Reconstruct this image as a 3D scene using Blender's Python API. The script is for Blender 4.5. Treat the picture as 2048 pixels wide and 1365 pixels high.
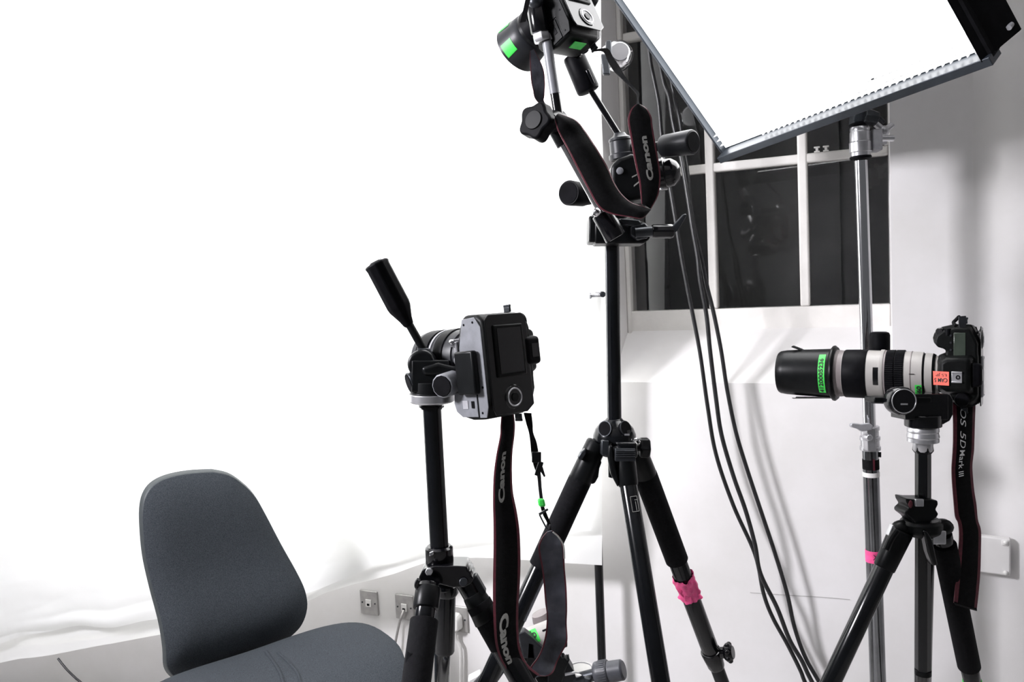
import bpy, bmesh, math, random
from mathutils import Vector as V, Matrix, noise
for o in list(bpy.data.objects): bpy.data.objects.remove(o)
C = bpy.context.scene.collection
sc = bpy.context.scene
random.seed(4)
PI = math.pi
# ---------------------------------------------------------------- camera
F = 1600.0; EYE = V((0, 0, 1.45))
pit, rol = math.radians(4.3), math.radians(2.8)
fw = V((0, math.cos(pit), -math.sin(pit))); u0 = V((0, math.sin(pit), math.cos(pit))); r0 = V((1, 0, 0))
rt = r0*math.cos(rol) - u0*math.sin(rol); up = u0*math.cos(rol) + r0*math.sin(rol)
cd = bpy.data.cameras.new('view'); co = bpy.data.objects.new('view', cd); C.objects.link(co)
M = Matrix((rt, up, -fw)).transposed().to_4x4(); M.translation = EYE; co.matrix_world = M
cd.sensor_width = 36; cd.lens = F*36/2048; cd.clip_start = .02; cd.clip_end = 60
sc.camera = co
# ---------------------------------------------------------------- world, exposure, lamps
w = bpy.data.worlds.new('world'); sc.world = w; w.use_nodes = True
bg = w.node_tree.nodes['Background']; bg.inputs[0].default_value = (.93, .95, 1, 1); bg.inputs[1].default_value = .12
sc.view_settings.view_transform = 'Standard'; sc.view_settings.look = 'None'
sc.view_settings.gamma = 1; sc.view_settings.use_curve_mapping = False; sc.view_settings.exposure = 0.0
def area(name, loc, aim, sx, sy, power, col=(1, 1, 1), upv=None):
    l = bpy.data.lights.new(name, 'AREA'); l.shape = 'RECTANGLE'; l.size = sx; l.size_y = sy; l.energy = power; l.color = col
    o = bpy.data.objects.new(name, l); C.objects.link(o)
    z = (V(loc)-V(aim)).normalized(); x = (upv or V((0, 0, 1))).cross(z).normalized(); y = z.cross(x)
    m = Matrix((x, y, z)).transposed().to_4x4(); m.translation = V(loc); o.matrix_world = m
    return o
# unseen lamps added close behind the hanging sheet to make it glow
area('added_backlight_left', (-1.83, 2.74, 1.99), (-1.83, 0, 1.99), 2.15, 2.04, 66)
area('added_backlight_right', (-.265, 2.49, 1.90), (-1.265, .13, 1.90), 1.05, 2.26, 33)
# unseen lamps added: soft one at left matching cable shadows, overhead fill for walls
area('added_soft_lamp', (-2.0, .75, 2.2), (1.2, 2.0, 1.0), .42, .42, 112, (.96, .945, 1))
area('added_overhead_fill', (.5, .9, 2.86), (.5, .9, 0), 1.1, 1.1, 52, (1, .99, .97))
# ---------------------------------------------------------------- pixel to place helpers
def ray(px, py): return fw + rt*((px-1024)/F) - up*((py-682.5)/F)
def W(px, py, Y):                       # the point of the vertical plane y = Y seen there
    r = ray(px, py); return EYE + r*(Y/r.y)
def onplane(px, py, P, n):
    r = ray(px, py); return EYE + r*((P-EYE).dot(n)/r.dot(n))
TH = .454
wn = V((-TH, -1, 0)).normalized(); wt = V((1, -TH, 0)).normalized()
def WP(off=0): return V((0, 2.46, 0)) + wn*off
def onwall(px, py, off=0): return onplane(px, py, WP(off), wn)
def onz(px, py, z): return onplane(px, py, V((0, 0, z)), V((0, 0, 1)))
# ---------------------------------------------------------------- materials
MT = {}
def mat(name, col, rough=.5, metal=0, nz=None, bump=None, spec=.5, emit=None, estr=0, coat=0):
    m = bpy.data.materials.new(name); m.use_nodes = True; nt = m.node_tree; b = nt.nodes['Principled BSDF']
    b.inputs['Base Color'].default_value = (*col, 1); b.inputs['Roughness'].default_value = rough
    b.inputs['Metallic'].default_value = metal; b.inputs['Specular IOR Level'].default_value = spec
    b.inputs['Coat Weight'].default_value = coat
    tc = nt.nodes.new('ShaderNodeTexCoord')
    if nz:
        n = nt.nodes.new('ShaderNodeTexNoise'); n.inputs['Scale'].default_value = nz[0]; n.inputs['Detail'].default_value = 6
        nt.links.new(tc.outputs['Object'], n.inputs['Vector'])
        r = nt.nodes.new('ShaderNodeValToRGB'); r.color_ramp.elements[0].position = .3; r.color_ramp.elements[1].position = .7
        r.color_ramp.elements[0].color = (*[c*(1-nz[1]) for c in col], 1); r.color_ramp.elements[1].color = (*[min(1, c*(1+nz[1])) for c in col], 1)
        nt.links.new(n.outputs['Fac'], r.inputs[0]); nt.links.new(r.outputs[0], b.inputs['Base Color'])
    if bump:
        n = nt.nodes.new('ShaderNodeTexNoise'); n.inputs['Scale'].default_value = bump[0]; n.inputs['Detail'].default_value = 4
        nt.links.new(tc.outputs['Object'], n.inputs['Vector'])
        bm = nt.nodes.new('ShaderNodeBump'); bm.inputs['Strength'].default_value = bump[1]; bm.inputs['Distance'].default_value = bump[2] if len(bump) > 2 else .001
        nt.links.new(n.outputs['Fac'], bm.inputs['Height']); nt.links.new(bm.outputs[0], b.inputs['Normal'])
    if emit:
        b.inputs['Emission Color'].default_value = (*emit, 1); b.inputs['Emission Strength'].default_value = estr
    MT[name] = m; return m
mat('black_plastic', (.004, .0045, .005), .34, nz=(40, .3), spec=.15)
mat('black_body', (.0035, .004, .004), .40, nz=(60, .3), bump=(900, .25), spec=.10)
mat('back_gloss', (.003, .003, .0035), .22, nz=(30, .2), spec=.35)
mat('black_gloss', (.003, .003, .004), .15, nz=(20, .2), spec=.4)
mat('black_tube', (.003, .0035, .0045), .17, nz=(25, .3), spec=.36)
mat('chrome_dimmed', (.22, .225, .235), .16, 1, nz=(12, .25))  # chrome with the dark room's reflection put into its colour
mat('foam', (.004, .004, .005), .85, nz=(200, .3), bump=(700, .4), spec=.12)
mat('dark_metal', (.03, .033, .038), .35, .6, nz=(30, .2))
mat('grey_plastic', (.16, .165, .18), .4, nz=(60, .15), bump=(900, .2))
mat('grey_dark', (.014, .015, .018), .4, nz=(50, .2), spec=.25)
mat('knob_grey', (.05, .052, .06), .4, nz=(60, .15), spec=.4)
mat('lcd', (.035, .045, .035), .2, nz=(30, .2))
mat('chrome', (.72, .72, .74), .12, 1, nz=(8, .08))
mat('satin', (.55, .55, .57), .32, .85, nz=(30, .12))
mat('cast_grey', (.36, .36, .38), .45, .3, nz=(60, .15), bump=(300, .2))
mat('lens_white', (.33, .315, .30), .42, nz=(30, .06), bump=(800, .1))
mat('lens_tan', (.20, .175, .175), .45, nz=(30, .08))
mat('rubber', (.003, .003, .004), .5, nz=(90, .3), spec=.06)
mat('red', (.085, .007, .017), .6, nz=(200, .25))
mat('strap', (.003, .003, .0035), .75, nz=(160, .4), bump=(500, .5), spec=.12)
mat('strap_back', (.07, .072, .09), .6, nz=(16, .75), bump=(60, .5, .003), spec=.3)
mat('letter', (.32, .32, .30), .4, .4, nz=(90, .15))
mat('letter_white', (.75, .75, .75), .5, nz=(90, .05))
mat('ink', (.012, .02, .014), .6, nz=(90, .2))
mat('green_tape', (.045, .62, .075), .5, nz=(70, .08), bump=(90, .3))
mat('orange_tape', (.90, .14, .10), .5, nz=(70, .06), bump=(90, .3))
mat('pink_tape', (.88, .09, .28), .45, nz=(60, .2), bump=(80, .6, .004))
mat('fabric', (.031, .036, .042), .9, nz=(520, .45), bump=(900, .6), spec=.2)
mat('fabric_edge', (.028, .034, .036), .6, nz=(100, .15))
mat('cable', (.012, .012, .013), .35, nz=(60, .3), bump=(120, .2))
mat('white_plastic', (.72, .71, .69), .4, nz=(30, .04))
mat('steel_plate', (.36, .35, .34), .38, .5, nz=(50, .12), bump=(200, .1))
mat('flap', (.004, .004, .005), .9, nz=(50, .3), spec=.1)
mat('panel_grey', (.032, .038, .047), .4, .4, nz=(20, .15))
mat('cell', (.85, .85, .86), .3, .2, nz=(50, .1))
mat('paint', (.74, .72, .69), .5, nz=(14, .05), bump=(60, .25, .004))
mat('floor_paint', (.42, .41, .40), .6, nz=(6, .1), bump=(80, .2))
mat('ceiling_paint', (.7, .7, .7), .8, nz=(6, .04))
mat('backing_dark', (.07, .07, .069), .8, nz=(5, .25))
mat('backing_pale', (.11, .11, .108), .8, nz=(4, .2))
mat('lamp_face', (.9, .9, .9), .4, emit=(1, 1, 1), estr=7.0)
mat('frosted', (.9, .9, .9), .3)
def wallmat():
    m = mat('wall_paint', (.77, .74, .765), .75); nt = m.node_tree; b = nt.nodes['Principled BSDF']
    tc = nt.nodes.new('ShaderNodeTexCoord')
    n = nt.nodes.new('ShaderNodeTexNoise'); n.inputs['Scale'].default_value = 2.5; n.inputs['Detail'].default_value = 8; n.inputs['Roughness'].default_value = .6
    nt.links.new(tc.outputs['Object'], n.inputs['Vector'])
    r = nt.nodes.new('ShaderNodeValToRGB'); e = r.color_ramp.elements
    e[0].position = .35; e[0].color = (.70, .685, .67, 1); e[1].position = .65; e[1].color = (.79, .775, .775, 1)
    nt.links.new(n.outputs['Fac'], r.inputs[0]); nt.links.new(r.outputs[0], b.inputs['Base Color'])
    n2 = nt.nodes.new('ShaderNodeTexNoise'); n2.inputs['Scale'].default_value = 22; n2.inputs['Detail'].default_value = 6
    nt.links.new(tc.outputs['Object'], n2.inputs['Vector'])
    bm = nt.nodes.new('ShaderNodeBump'); bm.inputs['Strength'].default_value = .14; bm.inputs['Distance'].default_value = .003
    nt.links.new(n2.outputs['Fac'], bm.inputs['Height']); nt.links.new(bm.outputs[0], b.inputs['Normal'])
wallmat()
def sheetmat():
    m = bpy.data.materials.new('sheet_cloth'); m.use_nodes = True; nt = m.node_tree
    for n in list(nt.nodes): nt.nodes.remove(n)
    o = nt.nodes.new('ShaderNodeOutputMaterial'); mx = nt.nodes.new('ShaderNodeMixShader'); mx.inputs[0].default_value = .5
    d = nt.nodes.new('ShaderNodeBsdfDiffuse'); t = nt.nodes.new('ShaderNodeBsdfTranslucent')
    tc = nt.nodes.new('ShaderNodeTexCoord'); n = nt.nodes.new('ShaderNodeTexNoise'); n.inputs['Scale'].default_value = 5; n.inputs['Detail'].default_value = 7
    nt.links.new(tc.outputs['Object'], n.inputs['Vector'])
    r = nt.nodes.new('ShaderNodeValToRGB'); r.color_ramp.elements[0].color = (.84, .85, .84, 1); r.color_ramp.elements[1].color = (.93, .93, .92, 1)
    nt.links.new(n.outputs['Fac'], r.inputs[0]); nt.links.new(r.outputs[0], d.inputs[0]); nt.links.new(r.outputs[0], t.inputs[0])
    bm = nt.nodes.new('ShaderNodeBump'); bm.inputs['Strength'].default_value = .4; bm.inputs['Distance'].default_value = .01
    nt.links.new(n.outputs['Fac'], bm.inputs['Height']); nt.links.new(bm.outputs[0], d.inputs['Normal'])
    nt.links.new(d.outputs[0], mx.inputs[1]); nt.links.new(t.outputs[0], mx.inputs[2]); nt.links.new(mx.outputs[0], o.inputs[0])
    MT['sheet_cloth'] = m
sheetmat()
def glassmat():
    m = mat('window_glass', (1, 1, 1), .03); b = m.node_tree.nodes['Principled BSDF']
    b.inputs['Transmission Weight'].default_value = 1; b.inputs['IOR'].default_value = 1.45
glassmat()
# ---------------------------------------------------------------- mesh builder (world coordinates)
def frame(z, hint=None):
    z = z.normalized(); h = hint or V((0, 0, 1))
    if abs(z.dot(h.normalized())) > .97: h = V((1, 0, 0)) if abs(z.x) < .9 else V((0, 1, 0))
    x = h.cross(z).normalized(); return x, z.cross(x), z
class B:
    def __init__(s): s.v = []; s.f = []; s.m = []
    def add(s, vs, fs, mi=0):
        k = len(s.v); s.v += [V(p) for p in vs]; s.f += [tuple(i+k for i in f) for f in fs]; s.m += [mi]*len(fs); return s
    def lathe(s, P0, P1, prof, seg=28, cap=True, mi=0, ribs=0, mis=None):
        """prof = [(distance from P0 in metres or fraction string, radius)]"""
        P0 = V(P0); P1 = V(P1); x, y, z = frame(P1-P0); n = len(prof)
        vs = []
        for (t, r) in prof:
            for k in range(seg):
                a = 2*PI*k/seg; vs.append(P0 + z*t + (x*math.cos(a) + y*math.sin(a))*r)
        for i in range(n-1):
            fs = [(i*seg+k, i*seg+(k+1) % seg, (i+1)*seg+(k+1) % seg, (i+1)*seg+k) for k in range(seg)]
            k0 = len(s.v)
            if i == 0: s.add(vs, [], 0); base = k0
            s.f += [tuple(q+base for q in f) for f in fs]; s.m += [mis[i] if mis else mi]*len(fs)
        if cap:
            s.f.append(tuple(base+k for k in reversed(range(seg)))); s.m.append(mis[0] if mis else mi)
            s.f.append(tuple(base+(n-1)*seg+k for k in range(seg))); s.m.append(mis[-1] if mis else mi)
        return s
    def rod(s, P0, P1, r0, r1=None, rnd=.0, seg=24, mi=0):
        L = (V(P1)-V(P0)).length; r1 = r0 if r1 is None else r1
        if rnd: pr = [(0, r0-rnd), (rnd*.3, r0-rnd*.3), (rnd, r0), (L-rnd, r1), (L-rnd*.3, r1-rnd*.3), (L, r1-rnd)]
        else: pr = [(0, r0), (L, r1)]
        return s.lathe(P0, P1, pr, seg, mi=mi)
    def box(s, c, ax, ay, az, sx, sy, sz, mi=0, tx=1, ty=1):
        """centre, three axes, full sizes; tx, ty taper the +z end"""
        c = V(c); vs = []
        for k in (-1, 1):
            a, b = (tx, ty) if k > 0 else (1, 1)
            for (i, j) in ((-1, -1), (1, -1), (1, 1), (-1, 1)):
                vs.append(c + ax*(i*sx/2*a) + ay*(j*sy/2*b) + az*(k*sz/2))
        return s.add(vs, [(3, 2, 1, 0), (4, 5, 6, 7), (0, 1, 5, 4), (1, 2, 6, 5), (2, 3, 7, 6), (3, 0, 4, 7)], mi)
    def prism(s, pts, d, mi=0, sc2=1):
        """polygon of points pushed along vector d"""
        n = len(pts); d = V(d); c = sum((V(p) for p in pts), V())/n
        vs = [V(p) for p in pts] + [c + (V(p)-c)*sc2 + d for p in pts]
        return s.add(vs, [tuple(range(n-1, -1, -1)), tuple(range(n, 2*n))] + [(i, (i+1) % n, n+(i+1) % n, n+i) for i in range(n)], mi)
    def tube(s, pts, r, seg=12, sub=8, mi=0, closed=False):
        P = smooth(pts, sub) if sub > 1 else [V(p) for p in pts]
        n = len(P); rr = r if isinstance(r, (list, tuple)) else None
        vs = []; x = None
        for i, p in enumerate(P):
            t = (P[min(i+1, n-1)] - P[max(i-1, 0)]).normalized()
            if x is None: x = frame(t)[0]
            x = (x - t*x.dot(t)).normalized(); y = t.cross(x)
            if rr: f = i/(n-1)*(len(rr)-1); k = min(int(f), len(rr)-2); R = rr[k]+(rr[k+1]-rr[k])*(f-k)
            else: R = r
            for k in range(seg): a = 2*PI*k/seg; vs.append(p + (x*math.cos(a)+y*math.sin(a))*R)
        fs = [(i*seg+k, i*seg+(k+1) % seg, (i+1)*seg+(k+1) % seg, (i+1)*seg+k) for i in range(n-1) for k in range(seg)]
        fs += [tuple(reversed(range(seg))), tuple((n-1)*seg+k for k in range(seg))]
        return s.add(vs, fs, mi)
    def ball(s, c, r, seg=20, sq=(1, 1, 1), ax=None, mi=0):
        ax = ax or (V((1, 0, 0)), V((0, 1, 0)), V((0, 0, 1))); c = V(c); rg = seg//2; vs = [c+ax[2]*(-r*sq[2])]
        for i in range(1, rg):
            t = -PI/2 + PI*i/rg
            for k in range(seg):
                a = 2*PI*k/seg
                vs.append(c + ax[0]*(r*sq[0]*math.cos(t)*math.cos(a)) + ax[1]*(r*sq[1]*math.cos(t)*math.sin(a)) + ax[2]*(r*sq[2]*math.sin(t)))
        vs.append(c+ax[2]*(r*sq[2])); L = len(vs)-1
        fs = [(0, 1+(k+1) % seg, 1+k) for k in range(seg)] + [(L, L-seg+k, L-seg+(k+1) % seg) for k in range(seg)]
        fs += [(1+i*seg+k, 1+i*seg+(k+1) % seg, 1+(i+1)*seg+(k+1) % seg, 1+(i+1)*seg+k) for i in range(rg-2) for k in range(seg)]
        return s.add(vs, fs, mi)
    def grid(s, rows, mi=0, thick=None):
        """rows of points -> a surface, or with thick (vector or function) a closed slab"""
        n, m = len(rows), len(rows[0]); vs = [p for r in rows for p in r]
        fs = [(i*m+j, i*m+j+1, (i+1)*m+j+1, (i+1)*m+j) for i in range(n-1) for j in range(m-1)]
        mf = [mi(j) if callable(mi) else mi for i in range(n-1) for j in range(m-1)]
        if thick is not None:
            k = len(vs); vs = vs + [p + (thick(p) if callable(thick) else V(thick)) for p in vs]
            fs += [tuple(q+k for q in reversed(f)) for f in fs]; mf = mf+mf
            e = [(i, 0) for i in range(n)]; 
            for j in range(m-1): fs += [(j+1, j, j+k, j+1+k), ((n-1)*m+j, (n-1)*m+j+1, (n-1)*m+j+1+k, (n-1)*m+j+k)]; mf += [mi(j) if callable(mi) else mi]*2
            for i in range(n-1): fs += [(i*m, (i+1)*m, (i+1)*m+k, i*m+k), ((i+1)*m+m-1, i*m+m-1, i*m+m-1+k, (i+1)*m+m-1+k)]; mf += [mi(0) if callable(mi) else mi, mi(m-2) if callable(mi) else mi]
        k = len(s.v); s.v += [V(p) for p in vs]; s.f += [tuple(q+k for q in f) for f in fs]; s.m += mf; return s
    def make(s, name, m, parent=None, bevel=0, smooth=True, sub=0, ang=35, seg=2):
        o0 = V((0, 0, 0))
        if parent is not None: o0 = wloc(parent)
        else:
            xs = [p.x for p in s.v]; ys = [p.y for p in s.v]; zs = [p.z for p in s.v]
            o0 = V(((min(xs)+max(xs))/2, (min(ys)+max(ys))/2, min(zs)))
        me = bpy.data.meshes.new(name); me.from_pydata([p-o0 for p in s.v], [], s.f)
        ms = m if isinstance(m, (list, tuple)) else [m]
        for q in ms: me.materials.append(MT[q])
        me.polygons.foreach_set('material_index', [min(k, len(ms)-1) for k in s.m]); me.update()
        bm = bmesh.new(); bm.from_mesh(me); bmesh.ops.recalc_face_normals(bm, faces=bm.faces); bm.to_mesh(me); bm.free()
        if smooth:
            me.polygons.foreach_set('use_smooth', [True]*len(me.polygons)); me.set_sharp_from_angle(angle=math.radians(ang))
        o = bpy.data.objects.new(name, me); C.objects.link(o)
        if parent is not None: o.parent = parent
        else: o.location = o0
        if bevel:
            b = o.modifiers.new('bevel', 'BEVEL'); b.width = bevel; b.segments = seg; b.limit_method = 'ANGLE'; b.angle_limit = math.radians(32); b.harden_normals = False
        if sub: q = o.modifiers.new('sub', 'SUBSURF'); q.levels = sub; q.render_levels = sub
        return o
def wloc(o):
    p = V((0, 0, 0))
    while o is not None: p = p + o.location; o = o.parent
    return p
def smooth(pts, sub=8):
    P = [V(p) for p in pts]; n = len(P); out = []
    for i in range(n-1):
        a, b, c, d = P[max(i-1, 0)], P[i], P[i+1], P[min(i+2, n-1)]
        for k in range(sub):
            t = k/sub; out.append(.5*((2*b) + (c-a)*t + (2*a-5*b+4*c-d)*t*t + (3*b-a-3*c+d)*t**3))
    out.append(P[-1]); return out
def thing(name, label, cat, loc, group=None):
    o = bpy.data.objects.new(name, None); C.objects.link(o); o.location = V(loc); o.empty_display_size = .05
    o['label'] = label; o['category'] = cat
    if group: o['group'] = group
    return o
def tag(o, label, cat, group=None, kind=None):
    if label: o['label'] = label
    if cat: o['category'] = cat
    if group: o['group'] = group
    if kind: o['kind'] = kind
    return o
def struct(o): o['kind'] = 'structure'; return o
def textobj(name, string, fn, m, parent, bold=0.0, sx=1, shear=0, font_h=1):
    """lettering: fn maps (u along the text 0..1, v across 0..1) to a place"""
    cu = bpy.data.curves.new('lettering', 'FONT'); cu.body = string; cu.size = 1; cu.offset = bold; cu.shear = shear; cu.resolution_u = 4
    t = bpy.data.objects.new('lettering', cu); C.objects.link(t); bpy.context.view_layer.update()
    me = t.to_mesh(); pts = [V(v.co) for v in me.vertices]; fs = [tuple(p.vertices) for p in me.polygons]; t.to_mesh_clear()
    bpy.data.objects.remove(t); bpy.data.curves.remove(cu)
    x0 = min(p.x for p in pts); x1 = max(p.x for p in pts); y0 = min(p.y for p in pts); y1 = max(p.y for p in pts)
    b = B(); b.add([fn((p.x-x0)/(x1-x0), (p.y-y0)/(y1-y0)) for p in pts], fs)
    return b.make(name, m, parent, smooth=False)
# ================================================================ THE ROOM
def wq(s, z, off=0): return V((0, 2.46, 0)) + wt*s + wn*off + V((0, 0, z))
def sof(px, py, off=0): return (onwall(px, py, off)-V((0, 2.46, 0))).dot(wt)
def zof(px, py, off=0): return onwall(px, py, off).z
S0 = sof(592, 1215); SL = sof(1207, 330); SR = sof(1782, 450); S1 = sof(1950, 600)
ZS = zof(1400, 766); OFW = -.20; ZW = zof(1500, 652, OFW)
HT = 2.9
b = B()
def slab(b, s0, s1, z0, z1, o0=0, o1=-.3, mi=0):
    c = wq((s0+s1)/2, (z0+z1)/2, (o0+o1)/2); b.box(c, wt, wn, V((0, 0, 1)), s1-s0, abs(o0-o1), z1-z0, mi); return b
slab(b, S0-.25, SL, 0, HT); slab(b, SR, S1, 0, HT); slab(b, SL, SR, 0, ZS-.02); slab(b, SL, SR, 2.45, HT)
pr = [wq(SL, ZS-.02, 0), wq(SL, ZS, 0), wq(SL, ZW, OFW), wq(SL, ZW, -.3), wq(SL, ZS-.02, -.3)]
b.prism(pr, wt*(SR-SL))
struct(b.make('wall_back', 'wall_paint', smooth=False))
# thin cracked seam along the boarding under the sill
b = B(); pts = [onwall(x, y, .0006) for x, y in ((1500, 1186), (1545, 1189), (1590, 1192), (1640, 1195), (1700, 1200))]
b.tube(pts, .0007, 6, 3); tag(b.make('trim_1', 'steel_plate'), None, None, kind='structure')
# right wall: turns towards the room through a soft coved corner
b = B(); rows = []
base = wq(S1, 0, 0); ang0 = math.atan2(wt.y, wt.x); path = [base - wt*.002]
p = base.copy(); a = ang0
for k in range(20):
    a += math.radians(-22/8 if k < 8 else (12/12)); p = p + V((math.cos(a), math.sin(a), 0))*.0085; path.append(p.copy())
path.append(p + V((math.cos(a), math.sin(a), 0))*2.4)
rows = [[q+V((0, 0, z)) for q in path] for z in (0, HT)]
b.grid(rows, thick=V((.25, .25, 0))); struct(b.make('wall_right', 'wall_paint', ang=60))
RW = (p.copy(), V((math.cos(a), math.sin(a), 0))); rwn = V((RW[1].y, -RW[1].x, 0)).normalized()
if rwn.y > 0: rwn = -rwn
# left wall
b = B(); cr = wq(S0, 0, 0); e = V((-4.2, cr.y+.25, 0))
d = (e-cr).normalized()
b.grid([[cr+V((0, 0, z)), e+V((0, 0, z))] for z in (0, HT)], thick=V((0, .25, 0))); struct(b.make('wall_left', 'wall_paint', smooth=False))
lwn = V((d.y, -d.x, 0)); lwn = lwn if lwn.y < 0 else -lwn
b = B(); b.box((0, .6, -.05), V((1, 0, 0)), V((0, 1, 0)), V((0, 0, 1)), 9, 6.4, .1); struct(b.make('floor', 'floor_paint', smooth=False))
b = B(); b.box((0, .6, HT+.05), V((1, 0, 0)), V((0, 1, 0)), V((0, 0, 1)), 9, 6.4, .1); struct(b.make('ceiling', 'ceiling_paint', smooth=False))
# ---------------------------------------------------------------- window
gs0 = sof(1263, 560, OFW); gz0 = zof(1600, 613, OFW); gz1 = zof(1600, 318, OFW); pitch = gz1-gz0
m1 = sof(1424, 480, OFW); m2 = sof(1608, 480, OFW)
b = B()
slab(b, SL, gs0, ZW-.02, 2.45, OFW+.02, OFW-.04); slab(b, SL, SR, ZW-.02, gz0, OFW+.012, OFW-.05)
slab(b, SL, SR, 2.40, 2.45, OFW+.02, OFW-.04)
wf = struct(b.make('window_1', 'paint', bevel=.004))
b = B(); bw = .026
for m_ in (m1, m2): slab(b, m_-bw/2, m_+bw/2, gz0, 2.40, OFW+.008, OFW-.03)
for k in (1, 2, 3):
    z = gz0 + pitch*k
    if z < 2.39: slab(b, gs0, SR, z-bw/2, z+bw/2, OFW+.006, OFW-.03)
b.make('glazing_bars', 'paint', wf, bevel=.005)
b = B(); slab(b, gs0, SR, gz0, 2.40, OFW-.012, OFW-.015); b.make('glass_panes', 'window_glass', wf, smooth=False)
# dark plank backing added behind the panes, paler behind the middle one
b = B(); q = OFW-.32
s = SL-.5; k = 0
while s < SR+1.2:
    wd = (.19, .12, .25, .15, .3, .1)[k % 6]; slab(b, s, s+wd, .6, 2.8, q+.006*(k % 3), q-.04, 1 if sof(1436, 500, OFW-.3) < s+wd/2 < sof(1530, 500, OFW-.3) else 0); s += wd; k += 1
tag(b.make('added_plank_backing', ['backing_dark', 'backing_pale'], smooth=False), None, None, kind='structure')
# small white pieces added for the star-like glows on the glazing bar
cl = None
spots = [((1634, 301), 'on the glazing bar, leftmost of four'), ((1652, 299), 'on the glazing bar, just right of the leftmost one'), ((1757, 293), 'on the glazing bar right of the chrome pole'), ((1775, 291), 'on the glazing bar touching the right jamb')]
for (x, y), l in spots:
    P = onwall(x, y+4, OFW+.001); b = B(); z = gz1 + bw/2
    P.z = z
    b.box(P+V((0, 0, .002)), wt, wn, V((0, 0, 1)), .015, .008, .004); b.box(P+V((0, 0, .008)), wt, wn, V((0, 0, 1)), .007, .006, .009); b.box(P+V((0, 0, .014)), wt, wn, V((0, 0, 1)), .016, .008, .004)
    tag(b.make('glint_piece', 'white_plastic', bevel=.001), 'small white glint piece '+l, 'catch', 'white glint pieces on the glazing bar')  # no real catch: piece added for a star-like glow
# ---------------------------------------------------------------- hanging white sheet
PATH = [(-3.2, 2.62), (-1.7, 2.60), (-.72, 2.50), (-.24, 2.39), (.16, 2.235), (.42, 2.13)]
def sheet_y(x):
    for (a, ya), (c, yc) in zip(PATH, PATH[1:]):
        if x <= c: return ya+(yc-ya)*(x-a)/(c-a)
    return PATH[-1][1]
def on_sheet(px, py):                    # where the ray meets the sheet's plan curve
    r = ray(px, py); lo, hi = .5, 4
    for _ in range(40):
        t = (lo+hi)/2; P = EYE + r*(t/r.y)
        if P.y < sheet_y(P.x): lo = t
        else: hi = t
    return EYE + r*(lo/r.y)
def sheet(name, bottom, off, zt, parent, amp, folds=()):
    bp = [on_sheet(x, y) for x, y in bottom]
    bp = [V((x, sheet_y(x), bp[0].z-.03-.05*(-1.7-x))) for x in (-3.1, -2.7, -2.3, -2.0)] + bp
    sm = smooth(bp, 24); n = len(sm); rows = []
    zs = 110
    for j in range(zs+1):
        f = (j/zs)**2.1; row = []
        for p in sm:
            z = p.z + (zt-p.z)*f; ed = max(0, min(1, (p.x+.1)/.36)); xx = p.x + ed*ed*.055*(z-p.z)/1.2; y = sheet_y(xx)
            h = z-p.z; wt_ = 1 if xx < -.5 else max(.25, 1-(xx+.5)*1.6)
            # long soft folds running along the hem, with small crossing creases
            w1 = noise.noise(V((xx*.9, (h+.10*xx)*9.0, 3.3+off*40)))
            w2 = abs(noise.noise(V((xx*2.2+h*4, (h-.05*xx)*16, 8.7+off*40))))
            w3 = noise.fractal(V((xx*6, h*9, 5+off*20)), 1.0, 2.0, 3)
            wr = amp*(w1*.9 - w2*.5 + w3*.16)*math.exp(-h*4.2)*wt_
            wr += noise.noise(V((xx*2.1, z*.5, 1)))*.010*min(1, h)
            row.append(V((xx, y-off-.014+wr*.8, z)))
        rows.append(row)
    # plan curve ends at the right edge of the sheet; keep that edge straight
    b = B(); b.grid(rows); return b.make(name, 'sheet_cloth', parent, ang=180)
low = [(0, 1325), (60, 1312), (120, 1303), (200, 1288), (310, 1270), (450, 1240), (600, 1203), (660, 1178), (720, 1160), (790, 1143), (850, 1122), (900, 1114), (960, 1112), (1040, 1117), (1120, 1123), (1203, 1128)]
sh = sheet('hanging_sheet', low, 0, 2.86, None, .046)
tag(sh, 'large white backlit cloth sheet hanging along the wall with a creased lower edge', 'sheet')
hem = [(0, 1282), (60, 1262), (120, 1250), (180, 1238), (240, 1240), (310, 1226), (450, 1206), (600, 1178), (680, 1152), (760, 1118), (850, 1090), (960, 1072), (1060, 1062), (1130, 1056), (1180, 1052)]
sheet('overlapping_layer', hem, .035, 1.6, sh, .038)
# spring clip at the sheet's right edge
a = on_sheet(1167, 592); c = on_sheet(1205, 590); a.y -= .03; c.y -= .03; dx = (c-a).normalized()
cp = thing('sheet_clip', 'small grey plastic clip pinching the right edge of the white sheet', 'clip', a)
b = B(); b.box((a+c)/2, dx, V((0, 1, 0)), V((0, 0, 1)), (c-a).length, .012, .009); b.box(a+dx*.01, dx, V((0, 1, 0)), V((0, 0, 1)), .018, .02, .016)
b.make('jaw', 'cast_grey', cp, bevel=.002)
b = B(); b.tube([a+dx*.012+V((0, -.01, .004)), a+dx*.035+V((0, -.014, .001)), c-dx*.012+V((0, -.012, .001)), c-dx*.008+V((0, -.012, .006)), a+dx*.03+V((0, -.012, .009))], .0016, 8); b.make('spring', 'chrome', cp)
b = B(); b.lathe(c-dx*.004+V((0, -.012, .002)), c-dx*.004+V((0, .012, .002)), [(0, .008), (.024, .008)], 16); b.make('pivot', 'dark_metal', cp, bevel=.001)
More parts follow.
